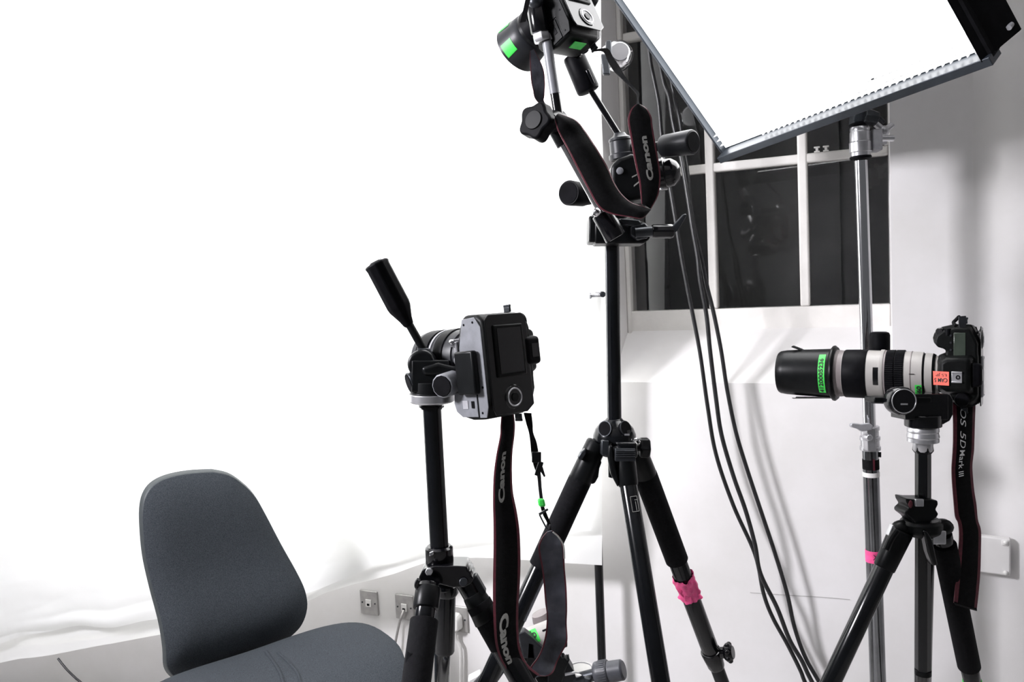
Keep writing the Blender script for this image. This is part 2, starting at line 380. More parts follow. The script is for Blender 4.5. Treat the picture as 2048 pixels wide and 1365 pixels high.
# ---------------------------------------------------------------- backdrop stand behind the sheet's right edge
bot = W(1199, 1180, 2.26); bot2 = bot + (W(1204, 1330, 2.26)-bot).normalized()*((bot.z)/(-(W(1204, 1330, 2.26)-bot).normalized().z))
dr = (bot-bot2).normalized(); bs = thing('backdrop_stand', 'slim black stand pole rising behind the right edge of the white sheet', 'light stand', bot2)
b = B(); b.rod(bot2+dr*.10, bot2+dr*1.5, .0125); b.make('pole', 'black_tube', bs)
b = B(); b.rod(bot2+dr*1.5, bot2+dr*2.62, .0095); b.make('pole', 'black_tube', bs)
for k in range(3):
    t = V((math.cos(k*2.094-1.57), math.sin(k*2.094-1.57)*.25, 0)); b = B(); b.tube([bot2+dr*.24, bot2+V((t.x*.2, t.y*.2, .10))*1, bot2+V((t.x*.36, t.y*.36, .012))], .008, 10); b.make('leg', 'black_tube', bs)
# chrome grip head on a short arm beside the upper part of the sheet
g = W(1228, 112, 2.05); gh = thing('grip_head', 'shiny chrome grip clamp with grey T-handles beside the dark window top left', 'clamp', g)
b = B(); q_ = on_sheet(1166, 110) - V((0, .035, 0)); b.rod(q_, W(1206, 108, 2.05), .007); b.make('arm', 'chrome', gh)
b = B(); b.lathe(g+V((.012, .03, 0)), g+V((.012, -.025, .004)), [(0, .03), (.006, .036), (.03, .037), (.045, .032), (.055, .024)], 32); b.ball(g+V((-.012, 0, .0)), .026, 20, (1, .8, 1.1)); b.make('disc', 'chrome', gh, bevel=.002)
b = B(); b.box(W(1217, 100, 2.0), (rt+up*.08).normalized(), fw, up, .016, .014, .045, tx=.8); b.make('handle', 'dark_metal', gh, bevel=.003)
b = B(); b.box(W(1211, 130, 2.0), rt, fw, (up*1-rt*.1).normalized(), .018, .014, .05); b.make('handle', 'dark_metal', gh, bevel=.003)
# ---------------------------------------------------------------- wall sockets
def socket(px, py, label, group='metal wall sockets below the sheet', tele=True, name='wall_socket'):
    c = onwall(px, py, 0); z = V((0, 0, 1)); t = thing(name, label, 'socket', c, group)
    b = B(); b.box(c+wn*.004, wt, wn, z, .072, .008, .086); b.make('plate', 'steel_plate', t, bevel=.003)
    for s_ in (-1, 1): b = B(); b.lathe(c+wt*(.026*s_)+wn*.0075, c+wt*(.026*s_)+wn*.0095, [(0, .003), (.002, .0028)], 14); b.make('screw', 'dark_metal', t)
    if tele:
        b = B(); b.box(c+wn*.0095, wt, wn, z, .022, .004, .026); b.make('insert', 'white_plastic', t, bevel=.001)
        b = B(); b.box(c+wn*.0118-z*.005, wt, wn, z, .010, .002, .007); b.make('port', 'rubber', t)
    return t, c
socket(740, 1205, 'brushed metal wall socket with nothing plugged in, left of the others')
t, c = socket(811, 1214, 'brushed metal wall socket with a thin grey lead plugged in, beside the black tripod')
b = B(); P = [c+wn*.012+V((.0, 0, -.008)), c+wn*.03+V((-.002, 0, -.03)), onwall(798, 1250, .02), onwall(790, 1290, .03), onwall(782, 1340, .03), onwall(770, 1430, .03)]
tag(b.tube(P, .0042, 10).make('phone_lead', 'steel_plate'), 'thin grey lead hanging down from the middle wall socket', 'cable')
t, c = socket(918, 1237, 'brushed metal wall socket holding a big white plug, right of the other two', tele=False)
b = B(); z = V((0, 0, 1)); P = c - z*.004 - wt*.005
b.prism([P+wn*.008+wt*a_+z*b_ for a_, b_ in ((-.024, -.022), (-.012, -.032), (.012, -.032), (.024, -.022), (.024, .016), (.014, .028), (-.014, .028), (-.024, .016))], wn*.032, sc2=.85)
pg = thing('power_plug', 'large white plug with a thick white lead pushed into the right socket', 'plug', P)
b.make('plug_body', 'white_plastic', pg, bevel=.004)
b = B(); b.tube([P+wn*.022-z*.026, P+wn*.022-z*.06, onwall(921, 1300, .02), onwall(922, 1365, .02), onwall(922, 1450, .02)], [.009, .008, .006, .006, .006], 12); b.make('lead', 'white_plastic', pg)
# stray dark lead at lower left
b = B(); b.tube([onz(116, 1318, .33)*1 if False else W(116, 1318, 2.5), W(132, 1338, 2.48), W(150, 1356, 2.46), W(172, 1376, 2.44), W(230, 1440, 2.4)], .0035, 10)
tag(b.make('black_lead', 'cable'), 'short thin black lead trailing down below the creased sheet at lower left', 'cable')
# painted-over blank plate on the right wall
c = onplane(1990, 1112, RW[0], rwn); t_ = RW[1]; P0 = onplane(2022, 1112, RW[0], rwn)
wd = .092
b = B(); c = P0 - t_*wd/2 + rwn*.010; b.box(c, t_, rwn, z, wd, .02, .092); b.box(c+rwn*.002+t_*.035+z*.036, t_, rwn, z, .016, .022, .016)
bx = b.make('blanking_plate', 'wall_paint', bevel=.004, seg=3); tag(bx, 'square painted-over blank plate standing proud of the right wall', 'wall plate')
for k in (-.038, .037): b = B(); b.ball(c+rwn*.011+t_*.036+z*k, .006, 12); b.make('screw_cover', 'white_plastic', bx)
# ---------------------------------------------------------------- three hanging cables
def cable(pts, label, r=.0052, o0=.05, o1=.075):
    n = len(pts); P = []
    for i, (x, y) in enumerate(pts): P.append(onwall(x, y, o0+(o1-o0)*math.sin(PI*i/(n-1))))
    q = P[-1]; P.append(V((q.x+.10, q.y-.03, q.z-.2))); P.append(V((q.x+.16, q.y-.06, max(.01, q.z-.5)))); P.append(V((q.x+.25, q.y-.1, .008)))
    b = B(); b.tube(P, r, 12, 8); tag(b.make('hanging_cable', 'cable'), label, 'cable', 'black cables hanging in front of the window')
cable([(1292, 40), (1301, 123), (1317, 205), (1324, 278), (1338, 362), (1350, 434), (1364, 519), (1377, 587), (1399, 700), (1415, 812), (1432, 909), (1467, 1012), (1510, 1109), (1527, 1187), (1545, 1235), (1575, 1290), (1600, 1340), (1620, 1385)], 'thick black cable hanging over the window, leftmost of three', .0055)
cable([(1306, 40), (1326, 158), (1338, 193), (1347, 249), (1363, 319), (1377, 403), (1385, 456), (1395, 512), (1400, 559), (1413, 631), (1420, 700), (1432, 797), (1443, 870), (1467, 953), (1491, 1021), (1510, 1090), (1521, 1148), (1554, 1216), (1579, 1280), (1604, 1323), (1628, 1372)], 'thick black cable hanging over the window, the middle of three', .0058, .062, .10)
cable([(1325, 80), (1349, 193), (1360, 243), (1366, 290), (1373, 331), (1381, 403), (1390, 462), (1402, 512), (1414, 572), (1427, 625), (1442, 700), (1454, 778), (1471, 861), (1491, 929), (1520, 1017), (1549, 1104), (1574, 1187), (1589, 1255), (1610, 1314), (1640, 1368)], 'thick black cable hanging over the window, rightmost of three', .0055, .055, .085)
# ---------------------------------------------------------------- the big light panel and its chrome stand
YA = 2.10; A = W(1440, 318, YA)
def solve(YB):
    Bq = W(1985, 117, YB); Y = min((abs((Bq-A).dot(W(1217, 0, 1.2+.002*k)-A)), 1.2+.002*k) for k in range(430))[1]
    Cq = W(1217, 0, Y); ex = (Bq-A).normalized(); ey = Cq-A; ey = (ey-ex*ey.dot(ex)).normalized()
    q = [Bq+ey*(.01*k) for k in range(70)]; pr = [project(p) for p in q]
    x0 = min(pr, key=lambda t: abs(t[1]))[0]; return x0, Bq, ex, ey
def project(p):
    d = p-EYE; zz = d.dot(fw); return 1024+F*d.dot(rt)/zz, 682.5-F*d.dot(up)/zz
cand = [solve(1.48)]
x0, Bq, ex, ey = min(cand, key=lambda t: abs(t[0]-1904)); en = ex.cross(ey)
if en.y > 0: en = -en                    # the face normal, towards the camera
LX = (Bq-A).length; LY = 1.15
pn = thing('studio_light', 'large tilted glowing studio light panel in a thin dark frame at upper right', 'studio light', A)
P = lambda x, y, zz=0: A + ex*x + ey*y + en*zz
fr = .013
b = B()
b.box(P(LX/2, -.001, -.012), ex, en, ey, LX, .040, .018); b.box(P(.002, LY/2, -.028), ex, en, ey, .006, .03, LY)
b.box(P(LX/2, LY-fr/2, -.02), ex, en, ey, LX, .03, fr)
b.make('frame', 'panel_grey', pn, bevel=.0015)
b = B(); b.box(P(LX-.009, LY/2, -.02), ex, en, ey, .018, .03, LY); b.make('side_rail', 'flap', pn)
b = B(); b.box(P(LX/2, LY/2, -.045), ex, en, ey, LX-.004, .012, LY-.004); b.make('back_shell', 'panel_grey', pn, bevel=.002)
b = B(); b.box(P(LX/2, LY/2, -.030), ex, en, ey, LX-.028, .012, LY-.028); b.make('diffuser', 'lamp_face', pn, smooth=False)
b = B()                                  # egg-crate louvre: silver cells along the lower edge
for j in range(1, 4): b.box(P(LX/2, fr+.015*j, -.016), ex, en, ey, LX-.03, .012, .0014)
for i in range(1, 34): b.box(P(LX-fr-.0165*i, fr+.021, -.018), ex, en, ey, .0011, .010, .042)
b.make('louvre', 'cell', pn, smooth=False)
# black flap at the right end
k1 = P(LX-.014, .004, .006)
yk = min((abs((W(2043, 58, .9+.002*k)-k1).dot(ey)), .9+.002*k) for k in range(600))[1]
k3 = W(2043, 58, yk)
b = B(); b.prism([k1, k3, k3+ey*.55, k1+ey*.55], en*.004); fl = b.make('barn_door', 'flap', pn, smooth=False)
b = B(); cc = onplane(2021, 51, k1+en*.004, (k3-k1).cross(ey).normalized()); b.lathe(cc+en*-.004, cc+en*.008, [(0, .005), (.012, .005)], 18); b.make('rivet', 'cast_grey', fl)
b = B(); b.box(k1 + (k3-k1)*.12 - ey*.004, ex, en, ey, .012, .01, .01); b.make('hinge', 'chrome', fl, bevel=.002)
b = B(); b.box(onplane(1745, 158, A, en), ex, en, ey, .006, .002, .003); b.make('speck', 'dark_metal', pn)
# stand
T1 = W(1719, 245, 1.83); T2 = W(1756, 1365, 1.83); dd = (T2-T1).normalized(); foot = T1 + dd*((T1.z)/(-dd.z)); upd = -dd
st = thing('light_stand', 'chrome light stand with clamp collars holding the glowing panel', 'light stand', foot)
def along(py): # point of the pole at a pixel row
    f = (py-245)/(1365-245); return T1 + (T2-T1)*f
b = B(); b.lathe(along(318), along(1365)+dd*.2, [(0, .0138), ((along(845)-along(318)).length, .0142)], 32); b.make('upper_tube', 'chrome', st)
b = B(); P1 = along(848); b.lathe(P1, foot+upd*.1, [(0, .0178), ((foot+upd*.1-P1).length, .0178)], 32); b.make('lower_tube', 'chrome_dimmed', st)
b = B(); b.lathe(along(252), along(312), [(0, .019), (.006, .021), (.012, .0205), (.013, .0215), (.035, .022), (.036, .0235), (.058, .0235), (.0585, .022), ((along(312)-along(252)).length, .021)], 32); b.make('top_collar', 'satin', st, bevel=.0008)
for y in (250, 312): b = B(); b.lathe(along(y-3), along(y+3), [(0, .022), (.003, .0235), ((along(y+3)-along(y-3)).length, .022)], 32); b.make('rubber_ring', 'rubber', st, bevel=.001)
b = B(); b.box(along(280)+rt*.034+fw*.0, rt, fw, up, .022, .03, .048); b.make('tightening_block', 'cast_grey', st, bevel=.003)
b = B(); b.rod(along(275)+rt*.045, along(275)+rt*.075, .007); b.make('knob_shaft', 'chrome', st)
kb = B(); k0 = W(1768, 262, 1.85)
for k in range(3):
    a = k*2.094+.5; kb.tube([k0, k0+rt*(.022*math.cos(a))+up*(.03*math.sin(a))], .007, 10, 1)
kb.ball(k0, .012); kb.make('knob', 'satin', st)
b = B(); b.box(W(1717, 234, 1.83), rt, fw, upd, .034, .034, .035, tx=.85, ty=.85); b.rod(along(250), along(215), .012); b.make('spigot', 'panel_grey', st, bevel=.004)
b = B(); g0 = W(1728, 232, 1.81); b.lathe(g0, g0+rt*.03-up*.006, [(0, .016), (.01, .018), (.03, .015)], 8); b.tube([g0+rt*.025, g0+rt*.036-up*.006, g0+rt*.045-up*.016], .005, 8, 4); b.make('star_knob', 'dark_metal', st, bevel=.002)
# lower clamp collar
b = B()
for y0, y1, r in ((838, 846, .0215), (846, 858, .0195), (858, 866, .0225), (878, 886, .0230)): b.lathe(along(y0), along(y1), [(0, r), ((along(y1)-along(y0)).length, r)], 32)
b.lathe(along(864), along(880), [(0, .0205), ((along(880)-along(864)).length, .0205)], 32)
b.box(along(862)-rt*.010-fw*.02, rt, fw, upd, .020, .024, .052); col = b.make('clamp_collar', 'satin', st, bevel=.0015)
b = B(); q0 = W(1702, 852, 1.79); pl = [W(x, y, 1.785) for x, y in ((1702, 849), (1706, 847), (1724, 849), (1740, 847), (1747, 853), (1744, 861), (1724, 864), (1717, 859), (1703, 855))]
b.prism(pl, fw*.012); b.make('wing_lever', 'cast_grey', st, bevel=.002)
b = B(); q0 = W(1735, 875, 1.79); b.lathe(q0+fw*.01, q0-fw*.012, [(0, .009), (.012, .009), (.022, .0065)], 24); b.make('bolt', 'satin', st, bevel=.001)
b = B(); b.lathe(along(904), along(924), [(0, .0183), ((along(924)-along(904)).length, .0183)], 32); lb = b.make('label_band', 'strap', st)
b = B(); cx = along(914)-fw*.0188-rt*.001; b.box(cx, rt, fw, upd, .004, .001, .026); b.make('red_mark', 'red', lb)
b = B(); b.lathe(along(930), along(939), [(0, .0185), ((along(939)-along(930)).length, .0185)], 32); b.make('white_band', 'white_plastic', st)
b = B(); b.lathe(along(1089), along(1113), [(0, .0187), ((along(1113)-along(1089)).length, .0187)], 32); tp = b.make('pink_tape', 'pink_tape', st)
cx = along(1101)-fw*.0195-rt*.004
textobj('cross_mark', 'X', lambda u, v: cx + rt*((u-.5)*.013) + up*((v-.5)*.012) - fw*(.0006 - .5*((u-.5)*.013)**2/.0187), 'ink', tp)
b = B(); b.box(W(1760, 910, 1.82), rt, fw, up, .004, .004, .012); b.make('tape_tail', 'dark_metal', st)
b = B()
for k in range(3):
    a = k*2.094+2.6; t = V((math.cos(a)*.30, math.sin(a)*.12, 0)); b = B(); b.tube([foot+upd*.38, foot+upd*.10+t*.6, foot+t+V((0, 0, .012))], .009, 10); b.make('leg', 'chrome', st)
pass
# ================================================================ TRIPODS
def down(P0, P1):                        # carry a leg on to the floor
    d = (P1-P0).normalized(); return P0 + d*((P0.z-.012)/(-d.z)), d
def ilen(P0, d, z): return (P0.z-z)/(-d.z)
def handle(b, P0, P1, r, rnd=.005): b.rod(P0, P1, r, rnd=rnd, seg=32)
# ---------------------------------------------------------------- right tripod (long white lens)
YR = 1.40
a0 = W(1846, 905, YR); a1 = W(1846, 1345, YR); ax = (a0-a1).normalized()
hub = W(1846, 1040, YR)
tr = thing('tripod', 'black tripod under the long white lens, hexagonal column hanging low between its legs', 'tripod', V((hub.x, hub.y, 0)))
def colR(py): return a0 + (a1-a0)*((py-905)/440)
b = B(); b.lathe(colR(900), colR(1348), [(0, .0135), ((colR(1348)-colR(900)).length, .0135)], 6); b.make('centre_column', 'black_tube', tr, bevel=.0012)
b = B(); b.lathe(colR(1341), colR(1352), [(0, .0142), (.008, .0142), (.0095, .011)], 20); b.make('column_cap', 'black_plastic', tr)
# tripod head: silver base, black body, round pan disc
b = B(); L = (colR(903)-colR(853)).length
b.lathe(colR(853), colR(903), [(0, .0235), (.004, .0258), (.010, .0262), (.011, .0252), (.020, .0268), (.021, .0258), (L*.62, .0262), (L*.63, .0165), (L*.93, .0165), (L, .0150)], 40, mis=None); b.make('pan_base', 'satin', tr, bevel=.0006)
b = B(); b.lathe(colR(893), colR(908), [(0, .0168), (.008, .0176), (.013, .014)], 6); b.make('base_nut', 'black_plastic', tr, bevel=.001)
b = B(); b.lathe(W(1846, 828, YR), W(1846, 853, YR), [(0, .029), (.002, .0305), (.022, .0305)], 40)
b.box(W(1838, 812, YR+.01), rt, fw, up, .075, .055, .045)
pts = [W(x, y, YR-.01) for x, y in ((1812, 795), (1900, 790), (1906, 800), (1906, 830), (1900, 842), (1884, 851), (1874, 852), (1870, 830), (1814, 826))]
b.prism(pts, fw*.05); b.make('head_body', 'black_gloss', tr, bevel=.006, seg=3)
dc = W(1808, 803, YR-.045)
b = B(); b.lathe(dc+fw*.03, dc, [(0, .022), (.006, .0245), (.026, .0245), (.03, .022)], 44); db = b.make('pan_lock_knob', 'black_gloss', tr, bevel=.001)
b = B(); n = 44; R0 = .0205
for k in range(n): pass
def ring(b, c, zax, R, r, seg=40, s2=8):
    x, y, z = frame(zax); vs = []; 
    for k in range(seg):
        a = 2*PI*k/seg; q = x*math.cos(a)+y*math.sin(a)
        for j in range(s2):
            t = 2*PI*j/s2; vs.append(c + q*(R+r*math.cos(t)) + z*(r*math.sin(t)))
    b.add(vs, [(k*s2+j, k*s2+(j+1) % s2, ((k+1) % seg)*s2+(j+1) % s2, ((k+1) % seg)*s2+j) for k in range(seg) for j in range(s2)]); return b
ring(b, dc-fw*.0002, fw, R0, .0009); b.make('silver_ring', 'satin', db)
b = B(); b.box(dc-fw*.0008-up*.005, rt, fw, up, .012, .001, .0028); b.make('arrow_mark', 'satin', db)
# upright handle behind the lens barrel
b = B(); h0 = W(1759, 700, YR+.27); h1 = W(1759, 664, YR+.27); handle(b, h0-up*.03, h1, .0205, .007); b.make('tilt_handle', 'rubber', tr)
b = B(); b.rod(h0-up*.1, h0-up*.02, .006); b.tube([h0-up*.1, W(1800, 812, YR+.15), W(1830, 815, YR+.02)], .007, 10, 6); b.make('handle_rod', 'dark_metal', tr)
# quick release plate and lens foot
b = B(); b.box(W(1795, 799, YR), rt, fw, up, .10, .04, .010); b.make('release_plate', 'black_plastic', tr, bevel=.002)
# spider
b = B(); pts = [W(x, y, YR-.022) for x, y in ((1812, 998), (1829, 1000), (1862, 1000), (1876, 1002), (1877, 1010), (1872, 1020), (1878, 1029), (1874, 1036), (1862, 1044), (1858, 1052), (1832, 1052), (1824, 1040), (1811, 1030), (1811, 1024), (1820, 1016), (1814, 1006))]
b.prism(pts, fw*.044); b.make('column_lock', 'black_plastic', tr, bevel=.004, seg=3)
b = B(); b.box(W(1838, 1006, YR-.025), rt, fw, up, .0145, .006, .013); b.make('silver_tab', 'satin', tr, bevel=.001)
b = B(); b.ball(W(1821, 1009, YR-.022), .005, 12, (.8, .6, 1.4)); b.make('red_dot', 'red', tr)
b = B(); b.lathe(W(1843, 1038, YR), W(1843, 1072, YR), [(0, .030), (.006, .036), (.020, .036), (.029, .028)], 30)
for (x, y, dy) in ((1800, 1058, 0), (1880, 1055, -.005)): b.ball(W(x+4, y, YR+dy), .018, 16, (1.1, .9, .85)); b.tube([W(1840, 1052, YR+dy), W(x, y, YR+dy)], .015, 12, 1)
b.make('spider', 'black_plastic', tr, bevel=.002)
def leg(root, top, mid, segs, name='leg', m='black_tube'):
    """segs: (z height from, radius, material) down to the floor"""
    ft, d = down(top, mid); L = (ft-top).length; first = None; zs = [s_[0] for s_ in segs]+[0]
    for i, (f0, r, mm) in enumerate(segs):
        f1 = segs[i+1][0] if i+1 < len(segs) else 1
        b = B(); P0 = top+d*(L*f0); P1 = top+d*(L*f1+.0)
        b.rod(P0, P1, r, rnd=.0015, seg=28)
        o = b.make(name if first is None else ('foam_grip' if mm == 'foam' else 'leg_section'), mm, root if first is None else first)
        first = first or o
    b = B(); b.lathe(ft-d*.03, ft+d*.004, [(0, segs[-1][1]+.004), (.02, segs[-1][1]+.006), (.034, segs[-1][1]+.002)], 20); b.make('rubber_foot', 'rubber', first, bevel=.002)
    return first, d, L
def fr_at(top, mid, py):                 # fraction down the leg at a pixel row
    ft, d = down(top, mid); L = (ft-top).length
    return min(range(400), key=lambda k: abs(project(top+d*(L*k/400))[1]-py))/400
# left leg: bare tube with white highlight
tl = W(1797, 1075, YR-.01); ml = W(1663, 1362, YR-.03)
lg, d, L = leg(tr, tl, ml, [(0, .0165, 'black_tube'), (fr_at(tl, ml, 1500), .0135, 'black_tube')])
b = B(); b.rod(tl-d*.012, tl+d*.062, .0205, .0185, rnd=.003); b.make('leg_collar', 'black_plastic', lg)
b = B(); pt = [W(x, y, YR-.035) for x, y in ((1786, 1050), (1777, 1072), (1783, 1076), (1792, 1058))]; b.prism(pt, fw*.012); b.make('angle_latch', 'satin', lg, bevel=.001)
b = B(); b.tube([W(1793, 1062, YR-.038), W(1781, 1080, YR-.042), W(1772, 1100, YR-.045)], .006, 10, 5); b.make('collar_rib', 'black_plastic', lg)
# right leg: foam sleeve
tl = W(1884, 1068, YR+.0); ml = W(1944, 1362, YR+.10)
lg, d, L = leg(tr, tl, ml, [(0, .0165, 'black_tube'), (fr_at(tl, ml, 1089), .0205, 'foam'), (fr_at(tl, ml, 1334), .0160, 'black_tube'), (fr_at(tl, ml, 1362), .0172, 'green_tape'), (fr_at(tl, ml, 1372), .0160, 'black_tube')])
b = B(); b.box(W(1874, 1074, YR-.022), rt, fw, up, .024, .018, .024); b.make('angle_latch', 'satin', lg, bevel=.002)
# third leg behind the column, its collar showing just right of it
tl = W(1850, 1062, YR+.02); ml = W(1848, 1200, YR+.11)
lg, d, L = leg(tr, tl, ml, [(0, .0165, 'black_tube'), (.5, .0135, 'black_tube')])
b = B(); pts = [W(x, y, YR-.04) for x, y in ((1848, 1062), (1856, 1064), (1866, 1082), (1877, 1132), (1866, 1133), (1856, 1105))]; b.prism(pts, fw*.018); b.make('leg_latch', 'black_tube', tr, bevel=.003, seg=3)

# ---------------------------------------------------------------- centre tripod (tall, with the overhead camera)
YC = 1.50
c0 = W(1224, 490, YC); c1 = W(1229, 850, YC); cax = (c0-c1).normalized()
tc = thing('tripod', 'tall black tripod in the middle with pink tape round one leg', 'tripod', V((W(1229, 880, YC).x, YC, 0)))
b = B(); Lc = (c1-c0).length; b.lathe(c0, c1+(c1-c0).normalized()*.10, [(0, .0135), (Lc+.10, .0135)], 28); b.make('centre_column', 'black_tube', tc)
b = B(); b.box((c0+c1)/2-rt*.009-fw*.006, rt, fw, cax, .007, .012, Lc); b.make('column_flat', 'dark_metal', tc, bevel=.001)
b = B(); b.lathe(c0-cax*.003, c0+cax*.004, [(0, .0142), (.007, .0142)], 28); b.make('column_ring', 'satin', tc)
# domed shoulder with two round recesses
sh0 = W(1229, 876, YC)
b = B(); b.lathe(W(1229, 882, YC), W(1228, 836, YC), [(0, .038), (.003, .041), (.012, .0405), (.024, .036), (.034, .027), (.040, .017), (.043, .015)], 40); dm = b.make('domed_shoulder', 'black_tube', tc, bevel=.001)
for (x, y, zx) in ((1211, 858, (-.62, -.70, .2)), (1250, 858, (.62, -.70, .3))):
    n_ = V(zx).normalized(); b = B(); cc = W(x, y, YC-.027); b.lathe(cc+n_*.003, cc-n_*.006, [(0, .0135), (.0015, .0140), (.009, .0125)], 28); b.make('recess', 'flap', dm)
    b = B(); ring(b, cc+n_*.002, n_, .0138, .0012, 30, 6); b.make('recess_rim', 'dark_metal', dm)
b = B(); b.box(W(1254, 870, YC-.042), rt, fw, up, .009, .003, .003); b.make('silver_plate', 'satin', tc)
b = B(); b.lathe(W(1229, 880, YC), W(1229, 912, YC), [(0, .030), (.02, .030), (.030, .026)], 30)
b.box(W(1209, 895, YC-.03), rt, fw, up, .014, .03, .028); b.make('spider', 'dark_metal', tc, bevel=.002)
b = B(); kx = W(1291, 896, YC-.01); b.lathe(kx-rt*.012, kx+rt*.008, [(0, .018), (.003, .0205), (.017, .0205), (.02, .017)], 6); b.rod(kx-rt*.04, kx-rt*.01, .007); b.make('column_lock_knob', 'black_plastic', tc, bevel=.002)
b = B(); b.tube([W(1262, 888, YC-.03), W(1272, 880, YC-.03), W(1278, 886, YC-.03)], .0035, 8, 5); b.make('lock_spring', 'chrome', tc)
# left leg
tl = W(1190, 895, YC); ml = W(1000, 1310, YC-.02)
lg, d, L = leg(tc, tl, ml, [(0, .0180, 'black_tube'), (fr_at(tl, ml, 958), .0225, 'foam'), (fr_at(tl, ml, 1135), .0175, 'black_tube'), (.62, .014, 'black_tube')])
b = B(); b.rod(tl-d*.012, tl+d*.075, .0205, .0225, rnd=.005, seg=32); b.make('leg_collar', 'black_plastic', lg)
b = B(); pts = [W(x, y, YC-.012) for x, y in ((1196, 915), (1204, 925), (1199, 938), (1197, 955), (1190, 968), (1182, 970), (1180, 955))]; b.prism(pts, fw*.022); b.make('collar_clip', 'black_plastic', lg, bevel=.003)
b = B(); pts = [W(x, y, YC-.03) for x, y in ((1171, 898), (1162, 905), (1156, 915), (1157, 921), (1165, 920), (1173, 908))]; b.prism(pts, fw*.02); b.make('angle_latch', 'red' if False else 'dark_metal', lg, bevel=.002)
b = B(); q = W(1075, 1190, YC-.045); b.box(W(1071, 1190, YC-.026), d, fw, d.cross(fw), .11, .002, .009); b.make('grey_label', 'grey_plastic', lg)
# front leg
tl = W(1249, 925, YC-.04); ml = W(1321, 1362, YC-.17)
lg, d, L = leg(tc, tl, ml, [(0, .0165, 'black_tube'), (.60, .0135, 'black_tube')])
b = B(); b.rod(tl-d*.03, tl+d*.045, .0225, .0185, rnd=.004, seg=32); cl_ = b.make('leg_collar', 'black_plastic', lg)
b = B(); pts = [W(x, y, YC-.075) for x, y in ((1231, 886), (1240, 900), (1246, 922), (1262, 925), (1276, 915), (1274, 886))]; b.prism(pts, fw*.025); b.make('collar_cheek', 'black_tube', lg, bevel=.004, seg=3)
b = B()
lt = W(1250, 910, YC-.082)
b.box(lt, rt, fw, up, .036, .014, .022)
for k in range(4): b.box(lt+up*(.008-.0035*k)-fw*.008, rt, fw, up, .034, .003, .0016)
b.make('angle_latch', 'dark_metal', lg, bevel=.0015)
b = B(); pts = [W(x, y, YC-.062) for x, y in ((1218, 892), (1226, 892), (1230, 930), (1240, 965), (1236, 976), (1222, 950), (1216, 915))]; b.prism(pts, fw*.015); b.make('collar_clip', 'black_plastic', lg, bevel=.003)
b = B(); lf = fr_at(tl, ml, 1003); q = tl+d*(L*lf)-fw*.0162+rt*.004; xx = d.cross(fw).normalized()
b.box(q, xx, fw, d, .015, .002, .030); lb = b.make('printed_label', 'rubber', lg)
b = B()
for (u, v, su, sv) in ((0, .0135, .012, .0009), (0, -.0135, .012, .0009), (.006, 0, .0009, .027), (-.006, 0, .0009, .027), (.002, .004, .0009, .016), (.003, -.007, .005, .0009)): b.box(q-fw*.0012+xx*u+d*v, xx, fw, d, su, .0006, sv)
b.make('label_lines', 'letter', lb)
# right leg (goes back), foam sleeve, pink tape, twist lock
tl = W(1281, 925, YC+.03); ml = W(1437, 1345, YC+.20)
lg, d, L = leg(tc, tl, ml, [(0, .0175, 'black_tube'), (fr_at(tl, ml, 950), .0235, 'foam'), (fr_at(tl, ml, 1122), .0190, 'black_tube'), (fr_at(tl, ml, 1330), .0150, 'black_tube')])
b = B(); b.rod(tl-d*.03, tl+d*.05, .021, .0235, rnd=.004, seg=28); b.make('leg_collar', 'black_plastic', lg)
f0 = fr_at(tl, ml, 1152); f1 = fr_at(tl, ml, 1192)
def tape(b, P0, P1, R, seed, wob=.0022, flare=.004):
    x, y, z_ = frame(P1-P0); Lt = (P1-P0).length; rows = []
    for i in range(15):
        row = []
        for k in range(49):
            a = 2*PI*k/48; nn = noise.noise(V((math.cos(a)*2, math.sin(a)*2, i*.32+seed))); n2 = noise.noise(V((math.cos(a)*5, math.sin(a)*5, i*.7+seed*2)))
            e = (.004*noise.noise(V((a*1.2, seed, 3 if i == 0 else 9))) if i in (0, 14) else 0)
            row.append(P0 + z_*(Lt*i/14+e) + (x*math.cos(a)+y*math.sin(a))*(R+.0012+wob*abs(nn)+.0012*abs(n2)+(flare*max(0, nn) if i in (0, 1, 13, 14) else 0)))
        rows.append(row)
    b.grid(rows); return b
b = B(); tape(b, tl+d*(L*f0), tl+d*(L*f1), .0190, 5, .006, .008)
nf = -fw; sx_ = d.cross(fw).normalized()
for (px, py, w_, h_, an) in ((1387, 1180, .024, .034, .35), (1369, 1190, .014, .030, .5)):
    cc = W(px, py, (tl+d*(L*f1)).y-.021); dn = (d*math.cos(an)+sx_*math.sin(an)*.4).normalized(); sd = dn.cross(fw).normalized(); rows = []
    for i in range(8):
        rows.append([cc+dn*(h_*(i/7-.5))+sd*(w_*(j/5-.5)*(1-.25*i/7))-fw*(.003*noise.noise(V((i*.5, j*.6, px)))+.001) for j in range(6)])
    b.grid(rows, thick=fw*.0006)
pk = b.make('pink_tape', 'pink_tape', lg, ang=25)
f2 = fr_at(tl, ml, 1303); f3 = fr_at(tl, ml, 1332)
b = B(); b.rod(tl+d*(L*f2-.004), tl+d*(L*f3+.004), .0225, .0185, rnd=.005, seg=28); b.make('lock_collar', 'black_gloss', lg)
kk = W(1450, 1306, (tl+d*(L*f2)).y-.01); kd = (rt*.8-fw*.45+up*.2).normalized()
b = B(); b.rod(kk-kd*.02, kk+kd*.005, .012); b.lathe(kk, kk+kd*.018, [(0, .0155), (.004, .019), (.012, .0185), (.018, .013)], 28)
for k in range(7):
    x, y, z_ = frame(kd); a = k*2*PI/7; b.ball(kk+kd*.009+(x*math.cos(a)+y*math.sin(a))*.0165, .0062, 12)
b.make('lock_knob', 'black_gloss', lg)

